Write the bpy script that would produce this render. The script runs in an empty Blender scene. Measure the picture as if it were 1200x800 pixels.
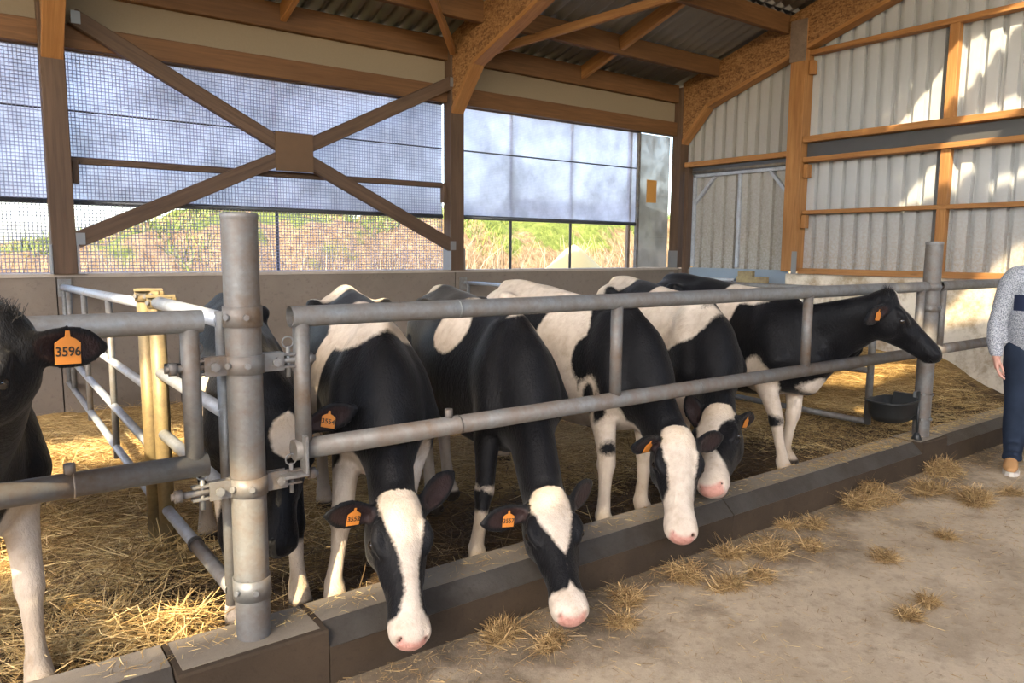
import bpy, math, random
import numpy as np
from mathutils import Vector, Matrix

random.seed(7)
RNG = np.random.default_rng(11)
SC = bpy.context.scene
COL = SC.collection
R = math.radians

# ------------------------------------------------------------------ camera
CAM_H = 1.6
FPX = 875.0
YAW, PIT, ROL = R(36.82), R(6.926), R(0.4565)
_f = Vector((math.sin(YAW)*math.cos(PIT), math.cos(YAW)*math.cos(PIT), -math.sin(PIT)))
_r0 = Vector((math.cos(YAW), -math.sin(YAW), 0)); _u0 = _r0.cross(_f)
_r = math.cos(ROL)*_r0 + math.sin(ROL)*_u0
_u = math.cos(ROL)*_u0 - math.sin(ROL)*_r0
cd = bpy.data.cameras.new('camera'); cam = bpy.data.objects.new('camera', cd); COL.objects.link(cam)
cd.sensor_width = 36; cd.lens = 36*FPX/1200; cd.clip_end = 300; cd.clip_start = 0.05
m = Matrix((_r, _u, -_f)).transposed().to_4x4(); m.translation = (0, 0, CAM_H)
cam.matrix_world = m
SC.camera = cam

def on(px, py, ax, v):
    """photo pixel (1200x800) -> world point on the plane coordinate[ax] = v"""
    d = _f + _r*((px-600)/FPX) - _u*((py-400)/FPX)
    o = Vector((0, 0, CAM_H)); return o + d*((v-o[ax])/d[ax])

# ------------------------------------------------------------------ world, sun, exposure
w = bpy.data.worlds.new('sky'); SC.world = w; w.use_nodes = True
nt = w.node_tree; bg = nt.nodes['Background']
sky = nt.nodes.new('ShaderNodeTexSky'); sky.sky_type = 'NISHITA'; sky.sun_disc = False
SUN_DIR = Vector((1.0, .81, -1.0)).normalized()
sky.sun_elevation = math.asin(-SUN_DIR.z); sky.sun_rotation = math.atan2(-SUN_DIR.x, -SUN_DIR.y)
sky.air_density = 1.0; sky.dust_density = 2.5; sky.ozone_density = 1.0
nt.links.new(sky.outputs[0], bg.inputs[0]); bg.inputs[1].default_value = 0.42
sd = bpy.data.lights.new('sun', 'SUN'); sd.energy = 7.0; sd.angle = R(.8); sd.color = (1, .86, .64)
so = bpy.data.objects.new('sun', sd); COL.objects.link(so)
so.rotation_euler = SUN_DIR.to_track_quat('-Z', 'Y').to_euler(); so.location = (-10, -10, 15)
SC.view_settings.view_transform = 'Standard'; SC.view_settings.look = 'None'
SC.view_settings.gamma = 1; SC.view_settings.use_curve_mapping = False
SC.view_settings.exposure = 1.6

# ------------------------------------------------------------------ tags
def tag(o, label=None, cat=None, group=None, kind=None):
    if label: o['label'] = label
    if cat: o['category'] = cat
    if group: o['group'] = group
    if kind: o['kind'] = kind
    return o
def empty(name, loc=(0, 0, 0), parent=None):
    o = bpy.data.objects.new(name, None); COL.objects.link(o); o.location = loc; o.empty_display_size = .1
    if parent: o.parent = parent
    return o

# ------------------------------------------------------------------ mesh builder
class MB:
    def __init__(s): s.v = []; s.f = []; s.sm = []; s.g = []
    def add(s, vs, fs, smooth=False, g=None):
        b = len(s.v); s.v += [tuple(p) for p in vs]; s.f += [[i+b for i in f] for f in fs]
        s.sm += [smooth]*len(fs)
        s.g += list(g) if g is not None else [tuple(p) for p in vs]
        return s
    def beam(s, p0, p1, w, h, up=(0, 0, 1), ch=.005, ext=0):
        p0 = Vector(p0); p1 = Vector(p1); t = (p1-p0).normalized(); p0 = p0-t*ext; p1 = p1+t*ext
        u = Vector(up); u = (u - t*u.dot(t))
        if u.length < 1e-4: u = Vector((1, 0, 0)); u = u-t*u.dot(t)
        u.normalize(); sd_ = t.cross(u)
        a, b = w/2, h/2
        sec = [(-a+ch, -b), (a-ch, -b), (a, -b+ch), (a, b-ch), (a-ch, b), (-a+ch, b), (-a, b-ch), (-a, -b+ch)]
        L = (p1-p0).length; off = random.random()*20
        vs, g = [], []
        for k, p in enumerate((p0, p1)):
            for (x, y) in sec: vs.append(p + sd_*x + u*y); g.append((off + L*k, x+off, y))
        n = 8
        fs = [[i, (i+1) % n, (i+1) % n+n, i+n] for i in range(n)] + [list(range(n))[::-1], list(range(n, 2*n))]
        return s.add(vs, fs, False, g)
    def box(s, lo, hi):
        x0, y0, z0 = lo; x1, y1, z1 = hi
        vs = [(x0, y0, z0), (x1, y0, z0), (x1, y1, z0), (x0, y1, z0), (x0, y0, z1), (x1, y0, z1), (x1, y1, z1), (x0, y1, z1)]
        return s.add(vs, [[3, 2, 1, 0], [4, 5, 6, 7], [0, 1, 5, 4], [1, 2, 6, 5], [2, 3, 7, 6], [3, 0, 4, 7]])
    def tube(s, path, r, n=14, caps=True, open_end=False):
        P = [Vector(p) for p in path]; m_ = len(P); rr = r if isinstance(r, (list, tuple)) else [r]*m_
        T = []
        for i in range(m_):
            a = P[max(i-1, 0)]; b = P[min(i+1, m_-1)]; T.append((b-a).normalized())
        u = Vector((0, 0, 1)) if abs(T[0].z) < .9 else Vector((1, 0, 0))
        vs = []
        for i in range(m_):
            u = (u - T[i]*u.dot(T[i])).normalized(); v = T[i].cross(u)
            for k in range(n):
                an = 2*math.pi*k/n; vs.append(P[i] + (u*math.cos(an)+v*math.sin(an))*rr[i])
        fs = [[i*n+k, i*n+(k+1) % n, (i+1)*n+(k+1) % n, (i+1)*n+k] for i in range(m_-1) for k in range(n)]
        s.add(vs, fs, True)
        if caps:
            b = len(s.v) - len(vs)
            s.f += [[b+k for k in range(n)][::-1], [b+(m_-1)*n+k for k in range(n)]]; s.sm += [False, False]
        return s
    def prism(s, poly, fn, a, b):
        """poly: list of 2-D points, fn(u, v, d) -> 3-D"""
        n = len(poly); vs = [fn(x, y, a) for x, y in poly] + [fn(x, y, b) for x, y in poly]
        fs = [[i, (i+1) % n, (i+1) % n+n, i+n] for i in range(n)] + [list(range(n))[::-1], list(range(n, 2*n))]
        return s.add(vs, fs)
    def lathe(s, prof, c, n=20):
        """prof: (r, z) list, about the z axis through c"""
        vs = [(c[0]+r*math.cos(2*math.pi*k/n), c[1]+r*math.sin(2*math.pi*k/n), c[2]+z) for r, z in prof for k in range(n)]
        fs = [[i*n+k, i*n+(k+1) % n, (i+1)*n+(k+1) % n, (i+1)*n+k] for i in range(len(prof)-1) for k in range(n)]
        return s.add(vs, fs, True)
    def build(s, name, mat, parent=None, kind=None):
        me = bpy.data.meshes.new(name); me.from_pydata(s.v, [], s.f)
        me.polygons.foreach_set('use_smooth', s.sm)
        at = me.attributes.new('g', 'FLOAT_VECTOR', 'POINT'); at.data.foreach_set('vector', np.array(s.g, 'f').ravel())
        if mat: me.materials.append(mat)
        me.update()
        return link(name, me, parent, kind)
def link(name, me, parent=None, kind=None, loc=None):
    o = bpy.data.objects.new(name, me); COL.objects.link(o)
    if parent is not None:
        o.parent = parent
        # meshes are written in world metres: cancel the parent's offset
        o.matrix_parent_inverse = Matrix.Translation(-Vector(parent.location)) if parent.parent is None else Matrix.Identity(4)
        if parent.parent is not None:
            o.matrix_parent_inverse = Matrix.Identity(4)
    if loc: o.location = loc
    if kind: o['kind'] = kind
    return o
def np_mesh(name, V, F, mat=None, smooth=True):
    """V (n,3), F (m,k) arrays of equal-size faces"""
    me = bpy.data.meshes.new(name); V = np.asarray(V, 'f'); F = np.asarray(F, 'i'); k = F.shape[1]
    me.vertices.add(len(V)); me.vertices.foreach_set('co', V.ravel())
    me.loops.add(F.size); me.loops.foreach_set('vertex_index', F.ravel())
    me.polygons.add(len(F)); me.polygons.foreach_set('loop_start', np.arange(0, F.size, k, dtype='i'))
    me.polygons.foreach_set('use_smooth', np.full(len(F), smooth))
    me.update(calc_edges=True); me.validate()
    if mat: me.materials.append(mat)
    return me
def fattr(me, name, arr):
    a = me.attributes.new(name, 'FLOAT', 'POINT'); a.data.foreach_set('value', np.asarray(arr, 'f'))

# ------------------------------------------------------------------ materials
class NT:
    def __init__(s, name, rough=.7, metal=0., spec=.5):
        s.m = bpy.data.materials.new(name); s.m.use_nodes = True; s.t = s.m.node_tree; s.b = s.t.nodes['Principled BSDF']
        s.b.inputs['Roughness'].default_value = rough; s.b.inputs['Metallic'].default_value = metal
        s.b.inputs['Specular IOR Level'].default_value = spec
        s.out = s.t.nodes['Material Output']
    def n(s, typ, **kw):
        d = s.t.nodes.new('ShaderNode'+typ)
        for k, v in kw.items(): setattr(d, k, v)
        return d
    def put(s, sock, v):
        if v is None: return
        if isinstance(v, bpy.types.NodeSocket): s.t.links.new(v, sock)
        elif isinstance(v, (tuple, list)) and len(v) == 3 and sock.type == 'RGBA': sock.default_value = (*v, 1)
        else: sock.default_value = v
    def co(s, which='Object', scale=None):
        c = s.n('TexCoord').outputs[which]
        return s.mapv(c, scale) if scale else c
    def mapv(s, c, scale=(1, 1, 1), rot=(0, 0, 0), loc=(0, 0, 0)):
        d = s.n('Mapping'); s.put(d.inputs[0], c); d.inputs['Scale'].default_value = scale
        d.inputs['Rotation'].default_value = rot; d.inputs['Location'].default_value = loc; return d.outputs[0]
    def attr(s, name, out='Fac'): return s.n('Attribute', attribute_name=name).outputs[out]
    def noise(s, c, scale=5, detail=4, rough=.55, out=0, dist=0):
        d = s.n('TexNoise'); s.put(d.inputs['Vector'], c); d.inputs['Scale'].default_value = scale
        d.inputs['Detail'].default_value = detail; d.inputs['Roughness'].default_value = rough
        d.inputs['Distortion'].default_value = dist; return d.outputs[out]
    def vor(s, c, scale=5, out='Distance', feature='F1', rand=1):
        d = s.n('TexVoronoi', feature=feature); s.put(d.inputs['Vector'], c); d.inputs['Scale'].default_value = scale
        d.inputs['Randomness'].default_value = rand; return d.outputs[out]
    def ramp(s, fac, stops, interp='LINEAR'):
        d = s.n('ValToRGB'); s.put(d.inputs[0], fac); e = d.color_ramp; e.interpolation = interp
        while len(e.elements) < len(stops): e.elements.new(.5)
        for el, (p, c) in zip(e.elements, stops):
            el.position = p; el.color = (c, c, c, 1) if isinstance(c, (int, float)) else (*c, 1)
        return d.outputs[0]
    def math(s, op, a, b=0., c=None, clamp=False):
        d = s.n('Math', operation=op, use_clamp=clamp); s.put(d.inputs[0], a); s.put(d.inputs[1], b)
        if c is not None: s.put(d.inputs[2], c)
        return d.outputs[0]
    def mix(s, fac, a, b, mode='MIX'):
        d = s.n('Mix', data_type='RGBA', blend_type=mode); s.put(d.inputs[0], fac); s.put(d.inputs[6], a); s.put(d.inputs[7], b)
        return d.outputs[2]
    def sep(s, c):
        d = s.n('SeparateXYZ'); s.put(d.inputs[0], c); return d.outputs
    def comb(s, x, y, z):
        d = s.n('CombineXYZ'); s.put(d.inputs[0], x); s.put(d.inputs[1], y); s.put(d.inputs[2], z); return d.outputs[0]
    def bump(s, h, strength=.3, dist=.01):
        d = s.n('Bump'); s.put(d.inputs['Height'], h); d.inputs['Strength'].default_value = strength; d.inputs['Distance'].default_value = dist
        s.t.links.new(d.outputs[0], s.b.inputs['Normal']); return d.outputs[0]
    def color(s, c): s.put(s.b.inputs['Base Color'], c); return s
    def rough(s, c): s.put(s.b.inputs['Roughness'], c); return s

def mat_timber(name, c0, c1, knot=.35):
    q = NT(name, .62, spec=.3); g = q.attr('g', 'Vector')
    a = q.noise(q.mapv(g, (1.3, 22, 22)), 1.6, 5, .6, dist=.6)
    b = q.noise(q.mapv(g, (.7, 3, 3)), 1.2, 3)
    col = q.ramp(a, [(.25, c0), (.75, c1)])
    col = q.mix(q.ramp(b, [(.35, .0), (.75, .55)]), col, tuple(x*.6 for x in c0))
    kn = q.ramp(q.vor(q.mapv(g, (1, 4.5, 4.5)), 2.4), [(.06, knot), (.13, 0.)])
    col = q.mix(kn, col, (.09, .04, .018))
    q.color(col); q.bump(a, .15, .004); return q.m
M = {}
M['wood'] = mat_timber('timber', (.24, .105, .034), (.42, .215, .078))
M['wood_shaded'] = mat_timber('timber_shaded_pine', (.10, .046, .018), (.185, .092, .037))  # darker copy of the timber, shade under the roof put into its colour
M['wood_dark'] = mat_timber('timber_weathered', (.066, .040, .025), (.125, .076, .048))
M['wood_grey'] = mat_timber('timber_grey', (.14, .10, .075), (.22, .165, .125))

def mat_osb():
    q = NT('osb', .7, spec=.25); c = q.co('Object')
    v1 = q.vor(q.mapv(c, (22, 60, 60), (0, .6, .5)), 1.0, 'Color'); v2 = q.vor(q.mapv(c, (60, 22, 60), (.7, 0, 2.3)), 1.0, 'Color')
    k = q.mix(.5, v1, v2)
    f = q.math('ADD', q.sep(k)[0], q.math('MULTIPLY', q.noise(c, 3), .25))
    col = q.ramp(f, [(.25, (.12, .055, .021)), (.6, (.215, .11, .043)), (.95, (.30, .165, .07))])
    q.color(col); q.bump(f, .25, .004); return q.m
M['osb'] = mat_osb()

def mat_galv(name, dirt=.5, base=(.46, .48, .49)):
    q = NT(name, .45, .55, .5); c = q.co('Object')
    sp = q.sep(q.vor(c, 70, 'Color'))[0]
    col = q.mix(q.math('MULTIPLY', sp, .35), base, tuple(x*.62 for x in base))
    n1 = q.noise(q.mapv(c, (1, 1, 1)), 9, 8, .68); n2 = q.noise(c, 2.3, 5, .6); n3 = q.noise(c, 38, 5, .7)
    rust = q.ramp(q.math('ADD', q.math('MULTIPLY', n1, .65), q.math('MULTIPLY', n2, .35)), [(.52-.12*dirt, 0.), (.64, min(1., dirt*.9))])
    col = q.mix(rust, col, (.105, .068, .040))
    col = q.mix(q.ramp(n3, [(.62, 0.), (.75, .55*dirt)]), col, (.10, .075, .055))
    q.color(col)
    q.put(q.b.inputs['Metallic'], q.math('SUBTRACT', .55, q.math('MULTIPLY', rust, .7), clamp=True))
    q.rough(q.math('ADD', .42, q.math('MULTIPLY', n1, .25)))
    q.bump(n3, .12, .003); return q.m
M['galv'] = mat_galv('galvanised_steel', .8, (.235, .245, .25))
M['galv_dirty'] = mat_galv('galvanised_steel_stained', 1.2, (.20, .208, .21))
M['galv_clean'] = mat_galv('galvanised_steel_bright', .3, (.44, .48, .54))
M['galv_sunlit'] = mat_galv('galvanised_steel_sunlit', .9, (.36, .28, .14))  # sunlit yellow put into the steel's colour, under real stains

def mat_concrete(name, c0, c1, spots=.4, sc=1., rough=.85, bump=.3, dirt=None):
    q = NT(name, rough, spec=.3); c = q.co('Object')
    a = q.noise(c, 1.4*sc, 7, .62); b = q.noise(c, 22*sc, 6, .7); e = q.noise(c, 90*sc, 3, .6)
    col = q.ramp(a, [(.3, c0), (.72, c1)])
    col = q.mix(q.ramp(b, [(.55, 0.), (.72, spots)]), col, tuple(x*.45 for x in c0))
    col = q.mix(q.math('MULTIPLY', e, .3), col, tuple(min(1, x*1.3) for x in c1))
    if dirt:
        col = q.mix(q.ramp(q.noise(c, 3.2, 8, .7), [(.45, 0.), (.63, dirt[1])]), col, dirt[0])
    q.color(col); q.bump(q.math('ADD', b, q.math('MULTIPLY', e, .5)), bump, .006); return q.m
M['wall_concrete'] = mat_concrete('concrete_wall', (.118, .096, .077), (.19, .158, .13), .6)
M['wall_white'] = mat_concrete('concrete_whitewashed', (.50, .45, .36), (.66, .61, .52), .5, 1., dirt=((.24, .17, .09), .8))
def mat_floor():
    q = NT('concrete_floor', .75, spec=.3); c = q.co('Object')
    a = q.noise(c, 1.1, 7, .62); b = q.noise(c, 20, 6, .7); e = q.noise(c, 110, 3, .65); st = q.noise(c, 2.6, 8, .7)
    col = q.ramp(a, [(.3, (.36, .285, .20)), (.7, (.55, .455, .335))])
    col = q.mix(q.ramp(b, [(.52, 0.), (.72, .5)]), col, (.15, .11, .072))
    col = q.mix(q.ramp(st, [(.46, 0.), (.64, .5)]), col, (.20, .15, .10))
    # feed residue trodden in along the kerb, ragged edge
    y = q.sep(c)[1]
    k = q.math('ADD', q.math('MULTIPLY', q.math('SUBTRACT', y, 1.95), 1.5), q.math('MULTIPLY', q.math('SUBTRACT', st, .5), 2.6))
    col = q.mix(q.ramp(k, [(.0, 0.), (.75, .8)]), col, q.ramp(b, [(.35, (.055, .040, .027)), (.7, (.15, .11, .07))]))
    col = q.mix(q.ramp(e, [(.60, 0.), (.72, .55)]), col, (.52, .42, .28))
    q.color(col); q.bump(q.math('ADD', b, q.math('MULTIPLY', e, .6)), .45, .008); return q.m
M['floor'] = mat_floor()
M['kerb'] = mat_concrete('concrete_kerb', (.024, .017, .011), (.064, .044, .027), .5, 1.6)
M['kerb_edge'] = mat_concrete('concrete_kerb_edge', (.03, .027, .024), (.072, .065, .056), .6, 2.2, .5, dirt=((.03, .022, .015), .7))
M['kerb_top'] = mat_concrete('concrete_kerb_top', (.15, .125, .098), (.25, .215, .17), .4, 2.2, .5)

def mat_bed():
    q = NT('trodden_bedding', .9, spec=.2); c = q.co('Object')
    a = q.noise(c, 1.1, 6, .6); b = q.noise(q.mapv(c, (1, 1, 1)), 30, 7, .75)
    y = q.sep(c)[1]
    t = q.math('ADD', q.math('MULTIPLY', q.math('SUBTRACT', y, 3.1), .8), q.math('MULTIPLY', q.math('SUBTRACT', a, .5), 2.2))
    base = q.ramp(b, [(.25, (.028, .018, .010)), (.55, (.085, .055, .028)), (.8, (.20, .13, .06))])
    st = q.ramp(b, [(.25, (.15, .09, .035)), (.55, (.42, .28, .11)), (.8, (.62, .46, .21))])
    q.color(q.mix(q.ramp(t, [(.15, 0.), (.75, 1.)]), base, st)); q.bump(b, .8, .02); return q.m
M['bed'] = mat_bed()
def mat_straw(name, stops, rough=.6):
    q = NT(name, rough, spec=.3); g = q.n('NewGeometry')
    n_ = q.noise(q.co('Object'), .9, 4)
    f = q.math('ADD', q.math('MULTIPLY', g.outputs['Random Per Island'], .75), q.math('MULTIPLY', q.math('SUBTRACT', n_, .4), .9), clamp=True)
    q.color(q.ramp(f, stops)); return q.m
M['straw'] = mat_straw('straw', [(.0, (.16, .09, .032)), (.3, (.40, .26, .10)), (.65, (.64, .47, .21)), (1., (.80, .65, .36))])
M['straw_dark'] = mat_straw('straw_soiled', [(.0, (.025, .016, .009)), (.5, (.085, .052, .026)), (.85, (.19, .125, .06)), (1., (.36, .26, .13))])
M['hay'] = mat_straw('hay', [(.0, (.09, .05, .02)), (.45, (.34, .215, .09)), (1., (.66, .49, .25))])

def mat_sheet(name, c, dirt_z=None, dcol=(.28, .20, .10)):
    q = NT(name, .5, .15, .4); o = q.co('Object')
    n1 = q.noise(q.mapv(o, (1, 1, .25)), 4, 6, .65); n2 = q.noise(o, 45, 4, .7)
    col = q.mix(q.ramp(n1, [(.35, 0.), (.75, .35)]), c, tuple(x*.7 for x in c))
    z = q.sep(q.n('NewGeometry').outputs['Position'])[2]
    if dirt_z:
        d = q.math('SUBTRACT', 1, q.math('DIVIDE', q.math('SUBTRACT', z, dirt_z[0]), dirt_z[1]-dirt_z[0]), clamp=True)
        col = q.mix(q.math('MULTIPLY', d, q.ramp(q.noise(o, 30, 7, .75), [(.35, .1), (.62, .85)])), col, dcol)
    col = q.mix(q.ramp(n2, [(.68, 0.), (.74, .7)]), col, (.10, .075, .05))
    q.color(col); return q.m
M['clad'] = mat_sheet('wall_cladding', (.43, .455, .485), (1.2, 2.4))
M['clad_door'] = mat_sheet('door_cladding', (.40, .40, .39), (.8, 3.4), (.17, .125, .07))
M['roof'] = mat_sheet('fibre_cement', (.19, .182, .172))
def mat_plain(name, c, rough=.6, metal=0., spec=.5, nz=.25, sc=12):
    q = NT(name, rough, metal, spec); n_ = q.noise(q.co('Object'), sc, 5, .6)
    q.color(q.mix(q.math('MULTIPLY', n_, nz), c, tuple(x*.45 for x in c))); q.bump(n_, .08, .004); return q.m
M['steel_dark'] = mat_plain('dark_steel', (.10, .105, .115), .45, .5)
M['steel_blue'] = mat_plain('blue_grey_paint', (.20, .25, .31), .55)
M['panel_beige'] = mat_plain('beige_panel', (.225, .175, .115), .8, nz=.3, sc=60)
M['black_plastic'] = mat_plain('black_plastic', (.014, .015, .016), .35)
M['cast_iron'] = mat_plain('cast_iron', (.02, .022, .023), .45, .2)
M['bracket'] = mat_plain('zinc_bracket', (.22, .22, .225), .45, .5)
M['tag'] = mat_plain('ear_tag_plastic', (.58, .21, .035), .45, nz=.3, sc=40)
M['ink'] = mat_plain('tag_ink', (.025, .018, .012), .6)
M['eye'] = NT('eye', .06, spec=.8).color((.008, .006, .005)).m
M['rubber'] = mat_plain('black_rubber', (.02, .02, .02), .6)
M['earth'] = None

def mat_clear():
    q = NT('clear_sheet'); t = q.n('BsdfTransparent'); t.inputs[0].default_value = (1, .97, .9, 1)
    d = q.n('BsdfTranslucent'); d.inputs[0].default_value = (.8, .78, .7, 1)
    mx = q.n('MixShader'); mx.inputs[0].default_value = .12
    q.t.links.new(t.outputs[0], mx.inputs[1]); q.t.links.new(d.outputs[0], mx.inputs[2]); q.t.links.new(mx.outputs[0], q.out.inputs[0]); return q.m
M['clear'] = mat_clear()

def mat_net(name, pitch, strand, col, trans, mott, haze):
    """woven net: square strands, holes see-through; haze = share of light the film between strands scatters"""
    q = NT(name, .8); c = q.co('Object'); x, _, z = q.sep(c)
    def line(s_):
        f = q.math('FRACT', q.math('DIVIDE', s_, pitch)); return q.math('LESS_THAN', f, strand)
    st = q.math('MAXIMUM', line(x), line(z))
    n_ = q.noise(c, 1.3, 6, .65); n2 = q.noise(c, 6, 5, .7)
    mo = q.ramp(q.math('ADD', q.math('MULTIPLY', n_, .7), q.math('MULTIPLY', n2, .3)), [(.40, 0.), (.62, 1.)])
    op = q.math('ADD', q.math('MULTIPLY', st, 1-trans), q.math('MULTIPLY', q.math('SUBTRACT', 1, st), q.math('ADD', haze, q.math('MULTIPLY', mo, mott))), clamp=True)
    dcol = q.mix(mo, col, tuple(k*.62 for k in col))
    df = q.n('BsdfDiffuse'); q.put(df.inputs[0], dcol); tl = q.n('BsdfTranslucent'); q.put(tl.inputs[0], dcol)
    a = q.n('MixShader'); a.inputs[0].default_value = .6; q.t.links.new(df.outputs[0], a.inputs[1]); q.t.links.new(tl.outputs[0], a.inputs[2])
    tr = q.n('BsdfTransparent'); b = q.n('MixShader'); q.put(b.inputs[0], op)
    q.t.links.new(tr.outputs[0], b.inputs[1]); q.t.links.new(a.outputs[0], b.inputs[2]); q.t.links.new(b.outputs[0], q.out.inputs[0]); return q.m
M['mesh'] = mat_net('coarse_netting', .030, .2, (.36, .35, .44), .0, .0, .02)
M['blind'] = mat_net('roller_blind_net', .015, .3, (.78, .79, .90), .12, .14, .66)
M['film'] = mat_net('dusty_plastic', .9, .01, (.46, .42, .36), .2, .25, .72)

# ================================================================== the setting
YW, XE = 7.5, 8.67             # back wall, end wall
def roof_z(y): return 3.97 + .31*(7.5-y)
X0 = -7.6                      # how far the barn runs to the left

# ---- alley floor
floor = MB().box((-9, -9, -.25), (XE+.2, 2.52, 0)).build('floor', M['floor'])
tag(floor, 'worn beige concrete feed alley in front of the kerb', 'floor', kind='structure')

# ---- bedding surface inside the pens
def vnoise(x, y, s, seed=0):
    x = np.asarray(x)*s+seed*13.7; y = np.asarray(y)*s+seed*7.3
    xi = np.floor(x); yi = np.floor(y); fx = x-xi; fy = y-yi
    fx = fx*fx*(3-2*fx); fy = fy*fy*(3-2*fy)
    def h(a, b): v = np.sin(a*127.1+b*311.7+seed*74.7)*43758.5453; return v-np.floor(v)
    return (h(xi, yi)*(1-fx)+h(xi+1, yi)*fx)*(1-fy)+(h(xi, yi+1)*(1-fx)+h(xi+1, yi+1)*fx)*fy
def sstep(a, b, x): t = np.clip((np.asarray(x)-a)/(b-a), 0, 1); return t*t*(3-2*t)
def bed_z(x, y):
    x = np.asarray(x, float); y = np.asarray(y, float)
    z = .07 + .10*sstep(3.6, 6.5, y) + .33*sstep(6.3, 8.6, x)*sstep(2.9, 3.8, y) + .07*sstep(4.4, 6.0, x)
    z = z + .10*np.exp(-((x-.35)/.55)**2-((y-4.6)/.9)**2) + .06*np.exp(-((x-.35)/.35)**2-((y-3.3)/.25)**2)
    z = z + (.05*(vnoise(x, y, 1.7)-.5) + .035*(vnoise(x, y, 4.5, 3)-.5) + .02*(vnoise(x, y, 13, 5)-.5))
    return np.maximum(z, .02)
gx = np.arange(-4.6, XE+.01, .05); gy = np.concatenate([np.arange(2.69, 4, .04), np.arange(4, 7.46, .07)])
GX, GY = np.meshgrid(gx, gy, indexing='ij'); GZ = bed_z(GX, GY)
nx_, ny_ = GX.shape; idx = np.arange(nx_*ny_).reshape(nx_, ny_)
quads = np.stack([idx[:-1, :-1], idx[1:, :-1], idx[1:, 1:], idx[:-1, 1:]], -1).reshape(-1, 4)
bed = link('bedding_floor', np_mesh('bedding_floor', np.stack([GX, GY, GZ], -1).reshape(-1, 3), quads, M['bed']))
tag(bed, 'trodden dark manure and straw floor of the cattle pen', 'floor', kind='structure')

# ---- feed kerb: precast blocks with a sloping front edge, square blocks round the posts
kerb = empty('feed_kerb', (2, 2.6, 0)); tag(kerb, 'long dark concrete kerb with sloped edge under the feed barrier', 'kerb', kind='structure')
PY, PYB = 2.47, 2.72
def kerb_block(xa, xb, full, ztop=.215):
    p = [(PY, -.1), (PY, .145), (PY+.075, ztop), (PYB, ztop), (PYB, -.1)] if not full else \
        [(PY, -.1), (PY, ztop-.008), (PY+.008, ztop), (PYB, ztop), (PYB, -.1)]
    o = MB().prism(p, lambda u, v, d: (d, u, v), xa, xb).build('kerb_block', M['kerb'], kerb)
    if not full:   # worn grey top, laid proud by a hair
        MB().prism([(PY+.078, ztop+.003), (PYB-.006, ztop+.003), (PYB-.006, ztop-.01), (PY+.084, ztop-.01)],
                   lambda u, v, d: (d, u, v), xa+.003, xb-.003).build('worn_top', M['kerb_top'], o)
        MB().prism([(PY-.003, .148), (PY+.0745, ztop+.003), (PY+.084, ztop-.01), (PY+.01, .135)],
                   lambda u, v, d: (d, u, v), xa+.003, xb-.003).build('sloped_edge', M['kerb_edge'], o)
    else:
        MB().prism([(PY+.03, ztop+.002), (PYB-.006, ztop+.002), (PYB-.006, ztop-.01), (PY+.03, ztop-.01)],
                   lambda u, v, d: (d, u, v), xa+.02, xb-.02).build('worn_top', M['kerb_top'], o)
    return o
kerb_block(-5.0, -1.2, False); kerb_block(-1.2, .50, False); kerb_block(.504, 1.02, True)
kerb_block(1.024, 3.4, False); kerb_block(3.404, 5.62, False); kerb_block(5.624, 6.02, True, .22); kerb_block(6.024, 8.55, False, .2)

# ---- back wall: low concrete panels, posts, eaves beams
wall_back = MB().box((X0, 7.40, -.2), (.70, 7.60, 1.36)).box((.71, 7.40, -.2), (4.70, 7.60, 1.36)).box((4.715, 7.40, -.2), (XE, 7.60, 1.36)).build('wall_back', M['wall_concrete'])
tag(wall_back, 'low grey concrete wall along the back of the pen', 'wall', kind='structure')
MB().box((X0, 7.385, 1.345), (XE-.1, 7.615, 1.375)).build('wall_coping', mat_concrete('coping_concrete', (.26, .22, .18), (.40, .35, .30)), wall_back)
POSTX = (-3.14, .775, 4.70, 8.575)
for i, px in enumerate(POSTX):
    p = MB().beam((px, 7.42, 1.375), (px, 7.42, 3.92), .18, .16, up=(0, 1, 0)).build('timber_post', M['wood_dark'], wall_back)
    MB().box((px-.10, 7.33, 1.375), (px-.09, 7.50, 1.62)).box((px+.09, 7.33, 1.375), (px+.10, 7.50, 1.62)).build('post_shoe', M['bracket'], p)
for i in range(3):
    xa, xb = POSTX[i]+.09, POSTX[i+1]-.09
    MB().beam((xa, 7.46, 3.35), (xb, 7.46, 3.35), .09, .19).build('eaves_beam', M['wood_shaded'], wall_back)
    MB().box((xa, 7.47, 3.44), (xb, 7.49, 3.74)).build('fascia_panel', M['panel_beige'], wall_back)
    MB().beam((xa, 7.45, 3.835), (xb, 7.45, 3.835), .10, .24).build('eaves_beam', M['wood_shaded'], wall_back)
    MB().box((xa-.1, 7.56, 3.27), (xb+.1, 7.60, 3.94)).build('eaves_light_stop', M['wood_dark'], wall_back)  # unseen board, added to stop outside light leaking over the beam
# X brace in the second bay
CX, CZ, BY = 2.785, 2.545, 7.37
for (x, z) in ((.93, 3.50), (.87, 1.66), (4.66, 3.48), (4.66, 1.64)):
    d = Vector((x-CX, 0, z-CZ)); e0 = Vector((CX, BY, CZ)) + d.normalized()*.14
    b = MB().beam(e0, (x, BY, z), .07, .135, up=(0, 0, 1)).build('diagonal_brace', M['wood_dark'], wall_back)
    e = Vector((x, BY, z)) - d.normalized()*.03
    MB().box((e.x-.035, BY-.045, e.z-.05), (e.x+.035, BY-.036, e.z+.05)).build('brace_plate', M['bracket'], b)
gp = MB().box((CX-.19, BY-.055, CZ-.185), (CX+.19, BY-.037, CZ+.185)).build('gusset_plate', mat_plain('plywood', (.12, .066, .032), .7, nz=.5, sc=9), wall_back)
MB().beam((.87, 7.47, 2.335), (4.61, 7.47, 2.335), .06, .055).build('brace_rail', M['wood_dark'], wall_back)
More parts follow.
